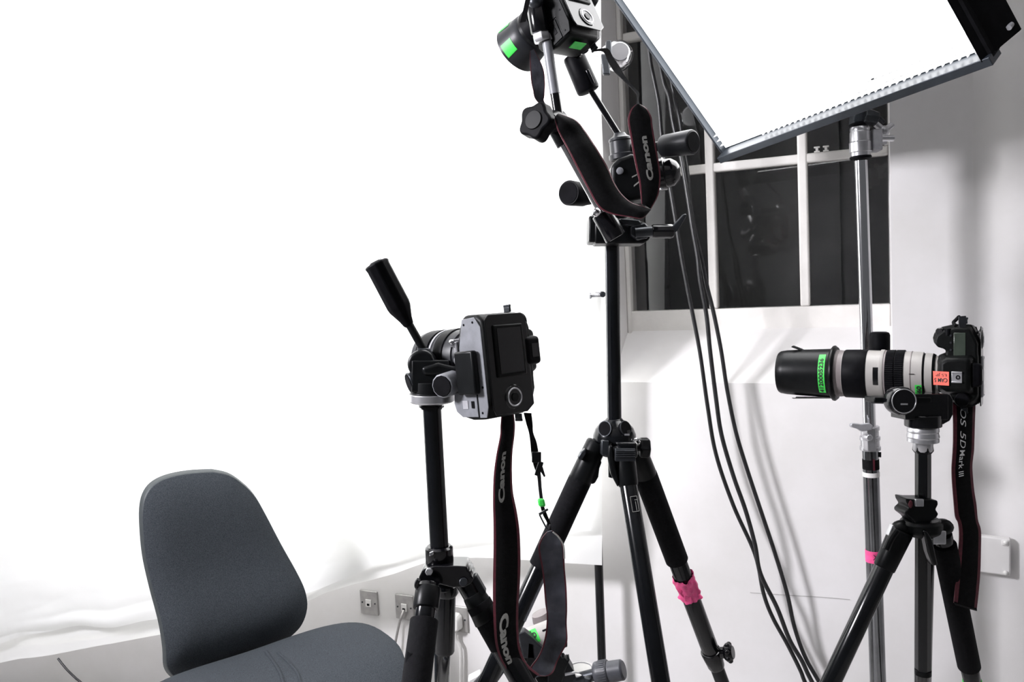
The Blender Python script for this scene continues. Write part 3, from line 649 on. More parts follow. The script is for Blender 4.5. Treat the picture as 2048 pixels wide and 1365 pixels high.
# ---------------------------------------------------------------- left tripod
YL = 1.20
l0 = W(863, 800, YL); l1 = W(879, 1100, YL); lax = (l0-l1).normalized(); Ll = (l1-l0).length
tf = thing('tripod', 'black tripod beside the office chair with a stubby column end showing below its collar', 'tripod', V((W(885, 1150, YL).x, YL, 0)))
b = B(); b.lathe(l0, l1-lax*.02, [(0, .0142), (Ll+.02, .0142)], 32); b.make('centre_column', 'black_tube', tf)
b = B(); b.lathe(W(878, 1092, YL), W(880, 1136, YL), [(0, .018), (.003, .0212), (.029, .0215), (.033, .019)], 36); ck = b.make('column_collar', 'black_gloss', tf)
b = B(); b.box(W(863, 1108, YL-.021), (rt+up*.4).normalized(), fw, up, .007, .003, .006); b.make('collar_pin', 'chrome', ck, bevel=.001)
b = B(); b.lathe(W(880, 1134, YL), W(881, 1142, YL), [(0, .022), (.006, .025)], 36); b.make('shim_ring', 'satin', tf)
b = B(); pts = [W(x, y, YL-.03) for x, y in ((845, 1140), (870, 1133), (915, 1133), (934, 1134), (936, 1142), (943, 1146), (942, 1152), (948, 1158), (944, 1168), (930, 1176), (905, 1177), (880, 1170), (860, 1180), (836, 1172), (838, 1155))]
b.prism(pts, fw*.055); b.make('spider', 'black_gloss', tf, bevel=.005, seg=3)
b = B(); b.lathe(W(927, 1165, YL-.035), W(927, 1165, YL-.025), [(0, .0065), (.01, .0065)], 20); b.make('hinge_bolt', 'dark_metal', tf, bevel=.001)
b = B(); b.lathe(W(858, 1144, YL-.035)+fw*.005, W(858, 1144, YL-.035)-fw*.003, [(0, .006), (.008, .006)], 6); b.make('hex_nut', 'satin', tf, bevel=.001)
b = B(); b.lathe(W(893, 1170, YL+.03), W(892, 1193, YL+.03), [(0, .0185), (.012, .0195), (.018, .016)], 30); b.lathe(W(892, 1185, YL+.03), W(888, 1309, YL+.03), [(0, .0155), ((W(892, 1185, YL)-W(888, 1309, YL)).length*.97, .0165), ((W(892, 1185, YL)-W(888, 1309, YL)).length, .0150)], 32); b.make('column_end', 'black_tube', tf)
b = B(); b.tube([W(889, 1308, YL+.03), W(890, 1316, YL+.03), W(893, 1320, YL+.03)], .003, 10, 4); b.make('hook', 'dark_metal', tf)
# front left leg, sleeve towards the camera
tl = W(858, 1168, YL-.04); ml = W(833, 1362, YL-.13)
lg, d, L = leg(tf, tl, ml, [(0, .0150, 'black_tube'), (fr_at(tl, ml, 1240), .0205, 'foam'), (.62, .0155, 'black_tube')])
b = B(); b.rod(tl+d*.006, tl+d*.038, .0190, rnd=.002, seg=30); b.make('leg_collar', 'black_plastic', lg)
b = B(); b.tube([W(838, 1160, YL-.055), W(834, 1166, YL-.055), W(834, 1175, YL-.055), W(840, 1176, YL-.055)], .0035, 8, 5); b.make('angle_latch', 'black_gloss', lg)
b = B(); pts = [W(x, y, YL-.125) for x, y in ((815, 1303), (822, 1308), (815, 1330), (820, 1340), (812, 1362), (806, 1350), (810, 1330))]; b.prism(pts, fw*.001); b.make('peeling_patch', 'grey_dark', lg)
# right leg
tl = W(930, 1160, YL-.005); ml = W(1045, 1362, YL-.04)
lg, d, L = leg(tf, tl, ml, [(0, .0165, 'black_tube'), (fr_at(tl, ml, 1208), .0200, 'foam'), (fr_at(tl, ml, 1290), .0185, 'black_tube'), (.6, .015, 'black_tube')])
b = B(); f = fr_at(tl, ml, 1200); b.rod(tl+d*(L*f-.01), tl+d*(L*f+.035), .0175, .0215, rnd=.002, seg=28); b.make('leg_collar', 'black_plastic', lg)
b = B(); b.box(W(952, 1172, YL-.01), d, fw, d.cross(fw), .03, .02, .02); b.make('angle_teeth', 'grey_dark', lg, bevel=.002)
# rear leg, hidden behind the column end
tl = W(888, 1168, YL+.02); ml = W(886, 1260, YL+.13)
leg(tf, tl, ml, [(0, .0145, 'black_tube'), (.5, .012, 'black_tube')])
# head of the left tripod
b = B(); b.lathe(W(863, 762, YL), W(864, 806, YL), [(0, .031), (.018, .0325), (.019, .0345), (.031, .0345), (.033, .031)], 40, mis=[0, 0, 1, 1, 1]); b.make('pan_base', ['black_plastic', 'satin'], tf, bevel=.001)
b = B(); b.lathe(W(863, 804, YL), W(863, 818, YL), [(0, .0165), (.005, .0165), (.0055, .0195), (.008, .0195), (.0085, .0165), (.011, .0165)], 30); b.make('column_top', 'black_gloss', tf)
b = B(); b.box(W(864, 752, YL), rt, fw, up, .056, .05, .048); b.lathe(W(846, 728, YL)+fw*.025, W(846, 728, YL)-fw*.022, [(0, .0195), (.004, .0215), (.043, .0215), (.047, .0185)], 36); b.make('head_body', 'black_plastic', tf, bevel=.006, seg=3)
b = B(); P0 = W(838, 728, YL+.01); pts = [W(x, y, YL-.03) for x, y in ((842, 735), (876, 726), (905, 733), (945, 733), (952, 745), (945, 762), (915, 766), (900, 752), (846, 752))]; b.prism(pts, fw*.06); b.make('tilt_platform', 'black_plastic', tf, bevel=.005, seg=3)
b = B(); b.rod(W(847, 700, YL), W(816, 645, YL), .0062); b.make('handle_rod', 'black_plastic', tf)
b = B(); b.box(W(850, 704, YL), rt, fw, (up-rt*.5).normalized(), .018, .02, .012); b.make('rod_socket', 'dark_metal', tf, bevel=.002)
b = B(); g0 = W(819, 653, YL); g1 = W(752, 526, YL); Lg = (g1-g0).length
b.lathe(g0, g1, [(0, .006), (.004, .0085), (.012, .0105), (Lg*.28, .0175), (Lg*.34, .0185), (Lg*.93, .0185), (Lg*.97, .0195), (Lg*.985, .0190), (Lg, .0165)], 10); hd = b.make('tilt_handle', 'rubber', tf, bevel=.0015)
b = B(); b.lathe(g1-(g1-g0).normalized()*.001, g1+(g1-g0).normalized()*.002, [(0, .012), (.003, .010)], 24); b.make('handle_cap', 'black_gloss', hd)
# grey knob facing the camera and small lever on the left
n_ = (-fw*.85-rt*.45-up*.12).normalized(); kc = W(893, 770, YL-.045)
b = B(); b.lathe(kc-n_*.024, kc+n_*.012, [(0, .014), (.004, .0185), (.034, .0180), (.036, .0172)], 12); kn = b.make('tilt_lock_knob', 'grey_plastic', tf, bevel=.0012)
b = B(); b.lathe(kc+n_*.0115, kc+n_*.0135, [(0, .0158), (.002, .015)], 12); b.make('knob_face', 'flap', kn)
n_ = (-rt*.86-fw*.35-up*.3).normalized(); kc = W(822, 766, YL-.01)
b = B(); b.lathe(kc-n_*.012, kc+n_*.003, [(0, .007), (.003, .0155), (.015, .0165)], 14); kn = b.make('pan_lock_knob', 'dark_metal', tf, bevel=.001)
b = B(); b.lathe(kc+n_*.0028, kc+n_*.0045, [(0, .0145), (.0017, .014)], 14); b.make('knob_face', 'flap', kn)
# ================================================================ OFFICE CHAIR
def pillow(outline, nrm, front, back, K=12, curve=None):
    c = sum(outline, V())/len(outline); n = len(outline); rows = []
    b = B(); vs = [c+nrm*front]; 
    rings = []
    for k in range(1, K+1):
        s_ = math.sin(k/K*PI/2); hgt = front*(1-s_**5)
        rings.append([(p-c)*(s_*.972)+c+nrm*hgt for p in outline])
    rings.append([(p-c)*1.0+c-nrm*back*.5 for p in outline])
    for k in range(K-1, 0, -1):
        s_ = math.sin(k/K*PI/2); rings.append([(p-c)*s_+c-nrm*(back*(.5+.5*(1-s_**6))) for p in outline])
    vs = [c+nrm*front]+[p for r in rings for p in r]+[c-nrm*back]
    if curve: vs = [curve(p) for p in vs]
    fs = [(0, 1+i, 1+(i+1) % n) for i in range(n)]; mm = [0]*n
    for k in range(len(rings)-1):
        fs += [(1+k*n+i, 1+k*n+(i+1) % n, 1+(k+1)*n+(i+1) % n, 1+(k+1)*n+i)[::-1] for i in range(n)]; mm += [0 if k < K-1 else 1]*n
    m = len(vs)-1; base = 1+(len(rings)-1)*n; fs += [(m, base+(i+1) % n, base+i) for i in range(n)]; mm += [1]*n
    b.v = vs; b.f = fs; b.m = mm; return b
cn = V((.62, -.78, 0)).normalized()            # the way the backrest faces
cn2 = (cn+V((0, 0, .06))).normalized(); cP = W(305, 1150, 1.97)
ol = [(430, 941), (462, 948), (488, 965), (512, 990), (535, 1032), (560, 1085), (583, 1135), (596, 1172), (599, 1205), (592, 1240), (577, 1264), (555, 1284), (500, 1312), (440, 1345), (400, 1362), (362, 1362), (338, 1350), (320, 1325), (315, 1285), (308, 1230), (295, 1165), (285, 1110), (281, 1060), (281, 1020), (288, 990), (305, 968), (335, 953), (380, 944)]
O = [onplane(x, y, cP, cn2) for x, y in ol]; O = smooth(O+[O[0]], 4)[:-1]
chr_ = thing('office_chair', 'dark grey fabric office chair with a tall rounded backrest in front of the sheet', 'office chair', V((0, 0, 0)))
bt = V((-cn.y, cn.x, 0)); cc = sum(O, V())/len(O)
def bend(p):
    u = (p-cc).dot(bt); h = p.z-cc.z; return p + cn*(.35*u*u) + cn*(.05*math.exp(-((h+.13)/.12)**2)) - cn*(.18*max(0, h)**2)
seatC = V((0, 0, 0))
bk = pillow(O, cn2, .030, .035, curve=bend)
# seat: an ellipse-like cushion on a level plane
sz = .512
fy = onz(640, 1268, sz); sC = cc + cn*.335 + bt*.035; sC.z = sz
fx = cn; gx = bt
so = []
for k in range(64):
    a = 2*PI*k/64; cx_, sx_2 = math.cos(a), math.sin(a)
    so.append(sC + fx*(.27*math.copysign(abs(cx_)**.8, cx_)) + gx*(.29*math.copysign(abs(sx_2)**.8, sx_2)*(1-.08*cx_)))
chr_.location = V((sC.x, sC.y, 0))
bo = bk.make('backrest', ['fabric', 'fabric_edge'], chr_, ang=180)
def dish(p):
    u = (p-sC).dot(gx); f = (p-sC).dot(fx); return p + V((0, 0, 1))*(.55*u*u - .25*max(0, f-.05)**2*3)
st2 = pillow(so, V((0, 0, 1)), .035, .06, curve=dish); so_ = st2.make('seat', ['fabric', 'fabric_edge'], chr_, ang=180)
for k, (f0_, f1_) in enumerate(((-.12, .07), (-.10, .10))):
    b = B(); b.tube([dish(sC+fx*(-.16+.03*k)+gx*(.02+.02*k)+V((0, 0, .0325))), dish(sC+fx*(-.02+.03*k)+gx*(.0+.03*k)+V((0, 0, .034))), dish(sC+fx*(.12+.02*k)+gx*(-.04+.03*k)+V((0, 0, .0335)))], .0045, 8, 8); b.make('crease', 'fabric', so_)
b = B(); jb = sC-fx*.26-V((0, 0, .08)); b.tube([sC-V((0, 0, .09)), jb-fx*.02, cc-cn*.055-V((0, 0, .18)), cc-cn*.06-V((0, 0, .02))], .018, 14); b.make('back_bracket', 'black_plastic', chr_)
b = B(); b.box(W(580, 1256, 2.18), rt, fw, up, .012, .02, .03); b.make('bracket_trim', 'black_plastic', chr_, bevel=.003)
b = B(); b.box(sC-V((0, 0, .085)), fx, gx, V((0, 0, 1)), .2, .16, .04); b.make('seat_plate', 'black_plastic', chr_, bevel=.006)
b = B(); b.rod(V((sC.x, sC.y, .10)), V((sC.x, sC.y, .43)), .025); b.rod(V((sC.x, sC.y, .07)), V((sC.x, sC.y, .25)), .034); b.make('gas_lift', 'black_plastic', chr_)
for k in range(5):
    a = k*2*PI/5+.3; t = V((math.cos(a), math.sin(a), 0)); f = V((sC.x, sC.y, 0)); b = B()
    b.tube([f+V((0, 0, .11)), f+t*.15+V((0, 0, .10)), f+t*.29+V((0, 0, .07))], [.026, .022, .015], 12); lo_ = b.make('base_arm', 'black_plastic', chr_)
    b = B(); q = f+t*.29+V((0, 0, .028)); s_ = V((-t.y, t.x, 0)); b.lathe(q-s_*.025, q-s_*.005, [(0, .027), (.02, .027)], 20); b.lathe(q+s_*.005, q+s_*.025, [(0, .027), (.02, .027)], 20); b.rod(q-s_*.02, q+s_*.02, .008); b.rod(q, q+V((0, 0, .04)), .007); b.make('caster', 'rubber', lo_, bevel=.003)
# ================================================================ CAMERAS
def xf(b, Mx): b.v = [Mx @ p for p in b.v]; return b
def basis(o, X, Y, Z): m = Matrix((X, Y, Z)).transposed().to_4x4(); m.translation = o; return m
EXv, EYv, EZv = V((1, 0, 0)), V((0, 1, 0)), V((0, 0, 1))
LOW = [(.074, .018), (.053, .029), (.043, .033), (.024, .033), (.017, .034), (-.057, .034), (-.0665, .031), (-.074, .020), (-.076, -.007), (-.070, -.016), (-.055, -.024), (-.03, -.030), (.010, -.032), (.022, -.030), (.028, -.029), (.033, -.034), (.036, -.0455), (.040, -.051), (.050, -.053), (.060, -.050), (.070, -.036), (.075, -.013)]
LX0 = -.016
def dslr(name, label, Mx, loc, lens, back_mat='black_body', bottom_mat='black_body', battery=True):
    t = thing(name, label, 'camera', loc)
    poly = [V((x, -.056, z)) for x, z in LOW]
    b = B(); b.prism(poly, V((0, .078, 0))); body = xf(b, Mx).make('body', 'black_body', t, bevel=.0055, seg=4)
    # sloping shoulders and pentaprism housing
    b = B(); c = [V((x*.97, .020, z*.97)) for x, z in LOW]; b.prism(c, V((0, .016, 0)), sc2=.90); xf(b, Mx).make('top_plate', 'black_body', t, bevel=.004, seg=3)
    b = B(); pp = [V((LX0+x, .016, z)) for x, z in ((-.041, .029), (.041, .029), (.040, -.028), (.030, -.046), (-.030, -.046), (-.040, -.028))]
    b.prism(pp, V((0, .040, .0)), sc2=.72); xf(b, Mx).make('prism_housing', 'black_body', t, bevel=.006, seg=3)
    b = B(); b.lathe(V((LX0, -.006, -.022)), V((LX0, -.006, -.044)), [(0, .042), (.010, .039), (.018, .036), (.022, .034)], 40); xf(b, Mx).make('lens_mount', 'black_body', t)
    # hot shoe
    b = B(); b.box(V((LX0-.004, .0565, -.006)), EXv, EZv, EYv, .020, .019, .002); b.box(V((LX0-.0125, .0585, -.006)), EXv, EZv, EYv, .003, .019, .003); b.box(V((LX0+.0045, .0585, -.006)), EXv, EZv, EYv, .003, .019, .003)
    hs = xf(b, Mx).make('hot_shoe', 'satin', t, bevel=.0006)
    b = B(); ring(b, V((LX0-.004, .0582, -.004)), EYv, .0030, .0010, 18, 6); xf(b, Mx).make('contact', 'rubber', hs)
    # top screen, dials, shutter button
    b = B(); b.box(V((.035, .0362, -.0025)), EXv, EZv, EYv, .048, .022, .002); xf(b, Mx).make('top_screen', 'lcd', t, bevel=.001)
    for k in range(4): b = B(); b.lathe(V((.054-.013*k, .035, -.0185)), V((.054-.013*k, .0375, -.0185)), [(0, .0024), (.0025, .0020)], 12); xf(b, Mx).make('button', 'grey_dark', t)
    b = B(); b.lathe(V((-.060, .034, .002)), V((-.060, .046, .002)), [(0, .0125), (.001, .0135), (.010, .0135), (.012, .012)], 28); xf(b, Mx).make('mode_dial', 'rubber', t, bevel=.0008)
    b = B(); b.lathe(V((.060, .026, -.038)), V((.060, .034, -.040)), [(0, .0085), (.006, .0082), (.008, .0065)], 20); xf(b, Mx).make('shutter_button', 'black_gloss', t)
    b = B(); b.lathe(V((.054, .031, -.024)), V((.066, .031, -.024)), [(0, .007), (.012, .007)], 18); xf(b, Mx).make('front_dial', 'rubber', t)
    # back: screen, eyepiece, wheel
    b = B(); b.prism([V((x*.93, y, .0325)) for x, y in ((.074, -.050), (.076, .010), (.066, .024), (-.070, .024), (-.078, .016), (-.078, -.046), (-.070, -.054), (.064, -.054))], V((0, 0, .0022))); xf(b, Mx).make('back_plate', 'back_gloss', t, bevel=.001)
    b = B(); b.box(V((-.020, -.014, .0355)), EXv, EYv, EZv, .074, .055, .005); sr = xf(b, Mx).make('rear_screen_cover', back_mat, t, bevel=.002)
    b = B(); b.box(V((-.020, -.014, .0381)), EXv, EYv, EZv, .064, .045, .001); xf(b, Mx).make('rear_screen', 'black_gloss', sr)
    b = B(); b.box(V((LX0, .032, .0275)), EXv, EYv, EZv, .046, .034, .020, tx=.85, ty=.8); ep = xf(b, Mx).make('eyepiece_cup', 'rubber', t, bevel=.005, seg=3)
    b = B(); b.box(V((LX0, .034, .0376)), EXv, EYv, EZv, .020, .013, .001); xf(b, Mx).make('eyepiece_glass', 'black_gloss', ep)
    b = B(); b.lathe(V((.047, -.014, .030)), V((.047, -.014, .0365)), [(0, .0185), (.004, .0185), (.0065, .0165)], 36); wd_ = xf(b, Mx).make('control_wheel', 'black_gloss', t)
    b = B(); ring(b, V((.047, -.014, .0366)), EZv, .0125, .0012, 30, 6); xf(b, Mx).make('wheel_ring', 'satin', wd_)
    b = B(); b.lathe(V((.047, -.014, .036)), V((.047, -.014, .038)), [(0, .0065), (.002, .006)], 20); xf(b, Mx).make('set_button', 'black_plastic', wd_)
    for (x, y) in ((.050, .014), (.060, .008), (.030, .014), (-.066, .006), (-.066, -.008), (-.066, -.022), (-.066, -.036)):
        b = B(); b.lathe(V((x, y, .026)), V((x, y, .0345 if x < .04 and x > 0 else .031)), [(0, .0032), (.004, .0028)], 12); xf(b, Mx).make('button', 'grey_dark', t)
    # strap lugs
    for s_ in (1, -1):
        b = B(); b.box(V((s_*.079, .018, .004)), EXv, EYv, EZv, .008, .004, .013); b.box(V((s_*.0845, .018, .004)), EXv, EYv, EZv, .004, .003, .015); xf(b, Mx).make('strap_lug', 'dark_metal', t, bevel=.001)
    # base: battery door, seams, tripod socket
    b = B(); b.prism([V((x, -.0575, z)) for x, z in ((.070, .004), (.034, .004), (.034, -.046), (.050, -.049), (.062, -.045), (.070, -.032))], V((0, .002, 0))); bd = xf(b, Mx).make('battery_door', bottom_mat, t, bevel=.0008)
    b = B(); b.box(V((.052, -.058, -.005)), EXv, EZv, EYv, .010, .006, .001); xf(b, Mx).make('latch', 'rubber', bd)
    b = B(); b.box(V((.052, -.058, -.022)), EXv, EZv, EYv, .012, .012, .0006); xf(b, Mx).make('battery_mark', 'cast_grey', bd)
    b = B(); b.prism([V((x, -.0573, z)) for x, z in ((.071, .022), (.056, .0275), (-.056, .0275), (-.071, .016), (-.070, -.012), (-.03, -.024), (.030, -.024), (.0325, .007), (.071, .007))], V((0, .0015, 0))); bp_ = xf(b, Mx).make('base_plate', bottom_mat, t, bevel=.0008)
    for (x, z) in ((-.064, .012), (-.062, -.008), (.026, -.016), (.028, .020), (.064, .014)): b = B(); b.lathe(V((x, -.0572, z)), V((x, -.0580, z)), [(0, .0018), (.0008, .0016)], 12); xf(b, Mx).make('base_screw', 'rubber', bp_)
    # lens
    if lens: lens(t, Mx)
    return t, body
# ---- right camera: portrait, top plate towards us, long pale lens pointing left
sc_ = YR/1600
PH = math.radians(33)
org = W(1925, 731, YR+.045); ZS_ = .87
R_, U_, T_ = rt, up, -fw
Rr = (rt*math.cos(PH) - fw*math.sin(PH)).normalized(); Tr = (-fw*math.cos(PH) - rt*math.sin(PH)).normalized()
Mr = basis(org, U_, Tr, Rr*ZS_)
def rlens(t, Mx):
    A0 = Mx @ V((LX0-.0035, -.004, 0))
    def zx(x): return min(((abs(project(A0+Rr*(-.0005*k+.05))[0]-x), -.0005*k+.05) for k in range(900)))[1]/ZS_
    def mm(x): return (A0+Rr*(zx(x)*ZS_)-EYE).dot(fw)/F
    A_ = V((LX0-.0035, -.004, 0)); m = mm(1750)
    def seg(x0, x1, prof, mt, name, par, bevel=0, sg=48, flip=False):
        b = B(); z0_ = zx(x0); pr = [(z0_-zx(x), r*mm(x)) for x, r in prof]; b.lathe(V((A_.x, A_.y, z0_)), V((A_.x, A_.y, z0_-1)), pr, sg); return xf(b, Mx).make(name, mt, par, bevel=bevel)
    ln = seg(1878, 1666, [(1878, 39), (1869, 40), (1868, 43.5), (1853, 44.5), (1852, 42.5), (1849, 42.5), (1848, 46), (1840, 46.5), (1812, 47), (1775, 46.5), (1738, 47.5), (1690, 45.5), (1668, 44)], 'lens_white', 'lens', t)
    seg(1873, 1867, [(1873, 41.5), (1867, 44)], 'black_plastic', 'mount_ring', ln)
    seg(1852, 1848, [(1852, 43.3), (1848, 44.2)], 'rubber', 'dark_ring', ln)
    seg(1826, 1824, [(1826, 47.6), (1824, 47.6)], 'lens_tan', 'scale_line', ln)
    # zoom ring with ribs
    b = B(); r0_ = 47.6*m; n = 72; P0 = V((A_.x, A_.y, zx(1812))); Lr = zx(1812)-zx(1775); m = mm(1793)
    vs = []; fs = []
    for i, tt in enumerate((0, .04, .46, .48, .52, .54, .96, 1)):
        for k in range(n*2):
            a = 2*PI*k/(n*2); rr = r0_ + (m*1.1 if (k % 2 and tt not in (0, 1, .48, .52)) else -m*.3) - (m*.8 if tt in (.48, .52) else 0)
            vs.append(P0 + V((rr*math.cos(a), rr*math.sin(a), -Lr*tt)))
    N = n*2
    for i in range(7): fs += [(i*N+k, i*N+(k+1) % N, (i+1)*N+(k+1) % N, (i+1)*N+k) for k in range(N)]
    fs += [tuple(range(N)), tuple(reversed(range(7*N, 8*N)))]
    b.add(vs, fs); xf(b, Mx).make('zoom_ring', 'rubber', ln, ang=20)
    seg(1738, 1691, [(1738, 48.2), (1736, 49), (1693, 47.8), (1691, 46.5)], 'rubber', 'focus_ring', ln)
    seg(1775, 1772, [(1775, 48), (1772, 48)], 'lens_tan', 'silver_rim', ln)
    m = mm(1752)
    # distance window on the side towards us
    b = B(); rows = []
    for i in range(9):
        a = math.radians(-24+42*i/8); rows.append([V((A_.x + 47.9*m*math.sin(a), A_.y + 47.9*m*math.cos(a), zx(x))) for x in (1768, 1760, 1753)])
    b.grid(rows, thick=V((0, .0008, 0))); xf(b, Mx).make('distance_window', 'black_gloss', ln)
    b = B(); b.box(V((A_.x+.003, A_.y+47.2*m, zx(1829))), EXv, EYv, EZv, .0012, .0012, .010); xf(b, Mx).make('index_line', 'rubber', ln)
    # tripod collar ring and foot
    seg(1771, 1744, [(1771, 48.8), (1769, 49.4), (1764, 49.4), (1763, 47.2), (1744, 47.2)], 'lens_white', 'collar', ln)
    b = B(); b.box(V((A_.x-51*m, A_.y-.0, zx(1765))), EXv, EYv, EZv, .014, .035, .045, tx=.9); xf(b, Mx).make('collar_foot', 'dark_metal', ln, bevel=.003)
    m = mm(1680)
    # silver ring and hood
    seg(1690, 1666, [(1690, 45.6), (1682, 46.5), (1681, 45.8), (1679, 46.8), (1671, 48), (1668, 50)], 'lens_tan', 'front_ring', ln)
    seg(1672, 1668, [(1672, 50.3), (1668, 51)], 'satin', 'silver_ring', ln)
    hd = seg(1670, 1560, [(1675, 47), (1675, 52), (1671, 55.5), (1668, 55), (1663, 48.8), (1640, 47.6), (1600, 45.8), (1575, 44), (1563, 42), (1560, 40), (1560, 36), (1600, 38)], 'black_plastic', 'hood', ln)
    m = mm(1630)
    # hood petals
    for sgn, (xa, xb) in ((1, (1587, 1606)), (-1, (1588, 1672))):
        b = B(); rows = []
        for i in range(9):
            a = math.radians(90*sgn - 20 + 40*i/8); rr = lambda r: (A_.x + r*m*math.sin(a), A_.y + r*m*math.cos(a))
            x0_, x1_ = (xa, xb); r0__ = 54.5 if sgn > 0 else 53.5; r1__ = 47 if sgn > 0 else 50
            rows.append([V((*rr(r0__), zx(x0_))), V((*rr(r1__), zx(x1_)))])
        b.grid(rows, thick=V((0, 0, .001))); xf(b, Mx).make('hood_petal', 'black_plastic', hd)
    # green tapes
    def band(a0, a1, x0, x1, r0, r1, name, par, mt='green_tape'):
        b = B(); rows = []
        for i in range(17):
            a = math.radians(a0+(a1-a0)*i/16); rows.append([V((A_.x + r*m*math.sin(a), A_.y + r*m*math.cos(a), zx(x))) for x, r in ((x0, r0), (x1, r1))])
        b.grid(rows, thick=lambda p: V((0, .0004, 0))); return xf(b, Mx).make(name, mt, par)
    t1 = band(50, -50, 1646, 1659, 48.2, 48.8, 'green_tape', hd)
    m1_ = mm(1641)
    def f1(u, v):
        m = m1_
        a = math.radians(-47+84*u); x = 1656.5-9*v; r = 49.6; return Mx @ V((A_.x + r*m*math.sin(a), A_.y + r*m*math.cos(a), zx(x)))
    textobj('handwriting', '4120005236', f1, 'ink', t1, bold=.03)
    m = mm(1833); m2_ = m
    t2 = band(-22, -66, 1835, 1848, 48.0, 47.6, 'green_tape', ln)
    def f2(u, v):
        m = m2_
        a = math.radians(-58+34*u); x = 1846.5-9*v; r = 49; return Mx @ V((A_.x + r*m*math.sin(a), A_.y + r*m*math.cos(a), zx(x)))
    textobj('handwriting', 'A60', f2, 'ink', t2, bold=.05)
camR, bodyR = dslr('camera', 'black camera turned on its side with a long pale zoom lens pointing left', Mr, W(1846, 797, YR), rlens, back_mat='cast_grey')
# orange sticker, upside down writing
P_ = lambda x, y, lift=0: Mr @ V((-(y-731)*sc_, .058+lift, (x-1925)*sc_))
b = B(); b.prism([P_(1869, 742, -.002), P_(1902, 743, .0006), P_(1902, 771, .0006), P_(1870, 770, -.002)], T_*.0005); os_ = b.make('orange_sticker', 'orange_tape', camR)
textobj('handwriting', 'CAM 5', lambda u, v: P_(1899-27*u, 756+8.5*v, .0014-.0025*u), 'ink', os_, bold=.02)
textobj('handwriting', 'LS JP', lambda u, v: P_(1897-22*u, 745.5+7*v, .0014-.0022*u), 'ink', os_, bold=.0)
# upper strap stub on the lug above
b = B(); rows = [[W(1919, 655, YR-.01), W(1932, 655, YR-.012)], [W(1918, 645, YR-.012), W(1933, 645, YR-.014)], [W(1918, 633, YR-.01), W(1932, 632, YR-.012)]]
b.grid(rows, thick=fw*.002); b.make('strap_loop', 'grey_dark', camR)
b = B(); b.tube([W(1918, 634, YR), W(1912, 640, YR+.02), W(1907, 646, YR+.02), W(1912, 652, YR+.01)], .003, 8); b.make('strap_tail', 'strap', camR)
# ---------------------------------------------------------------- straps
def resample(rows, sub=6):
    Lp = smooth([r[0] for r in rows], sub); Rp = smooth([r[1] for r in rows], sub); return list(zip(Lp, Rp))
def strap(name, rows, par, red=.09, nc=14, th=.0022, crown=0.0, edge='red', base='strap', sub=6, tdir=None):
    rr = resample(rows, sub); out = []
    for (l, r) in rr:
        row = []
        for j in range(nc+1):
            f = j/nc; f = red*(j) if j == 1 else (1-red if j == nc-1 else f); 
            p = l.lerp(r, f); row.append(p - fw*(crown*math.sin(PI*f)))
        out.append(row)
    b = B(); b.grid(out, mi=lambda j: 1 if j in (0, nc-1) else 0, thick=(tdir or fw)*th)
    o = b.make(name, [base, edge], par, ang=60); return o, rr
def on_strap(rr, s0, s1, c0, c1, lift=.0012, crown=0):
    """text frame: u runs s0 to s1 along the strap, v runs c0 to c1 across it"""
    n = len(rr)-1
    def f(u, v):
        s = (s0+(s1-s0)*u)*n; i = min(max(int(s), 0), n-1); k = s-i
        l = rr[i][0].lerp(rr[i+1][0], k); r = rr[i][1].lerp(rr[i+1][1], k); c = c0+(c1-c0)*v
        return l.lerp(r, c) - fw*(lift+crown*math.sin(PI*c))
    return f
def srow(rr, py):                        # strap fraction at a pixel row
    n = len(rr)-1; return min(range(n*10), key=lambda k: abs(project((rr[k//10][0]+rr[k//10][1])/2)[1]-py))/(n*10)
# right strap
YS = YR+.005
eL = [(1906, 775), (1906, 812), (1907, 842), (1907, 879), (1906, 906), (1904, 938), (1905, 967), (1908, 1004), (1911, 1034), (1917, 1048), (1919, 1072), (1917, 1109), (1914, 1145), (1911, 1175), (1908, 1207)]
eR = [(1951, 777), (1951, 814), (1950, 842), (1949, 879), (1948, 903), (1945, 930), (1946, 955), (1949, 985), (1953, 1010), (1956, 1040), (1962, 1062), (1962, 1100), (1961, 1140), (1958, 1180), (1954, 1217)]
rows = [(W(*a, YS+.002+(.03 if i == 0 else .02 if i == 1 else 0)), W(*c_, YS+.01+(.03 if i == 0 else .02 if i == 1 else 0))) for i, (a, c_) in enumerate(zip(eL, eR))]
s1, rr = strap('strap', rows, camR, red=.17, crown=.003)
a_ = srow(rr, 816); c_ = srow(rr, 897)
textobj('lettering', 'EOS 5D', on_strap(rr, srow(rr, 797), srow(rr, 896), .27, .52, crown=.003), 'letter_white', s1, bold=.0, shear=.25)
textobj('lettering', 'Mark III', on_strap(rr, srow(rr, 900), srow(rr, 952), .27, .50, crown=.003), 'letter_white', s1, bold=.01)
rows2 = [(W(a[0]+8, a[1]-2, YS+.03), W(c2[0]-2, c2[1]-2, YS+.034)) for a, c2 in list(zip(eL, eR))[2:]][::-1]
rows2 = [(W(1911, 1205, YS+.012), W(1953, 1214, YS+.018))] + rows2
s2, _ = strap('strap', rows2, camR, red=.12)
b = B(); b.grid([[W(1908, 1204, YS), W(1953, 1218, YS+.006)], [W(1910, 1209, YS+.012), W(1954, 1221, YS+.016)], [W(1911, 1203, YS+.03), W(1953, 1212, YS+.034)]], thick=up*-.002); b.make('strap_fold', 'strap', camR)
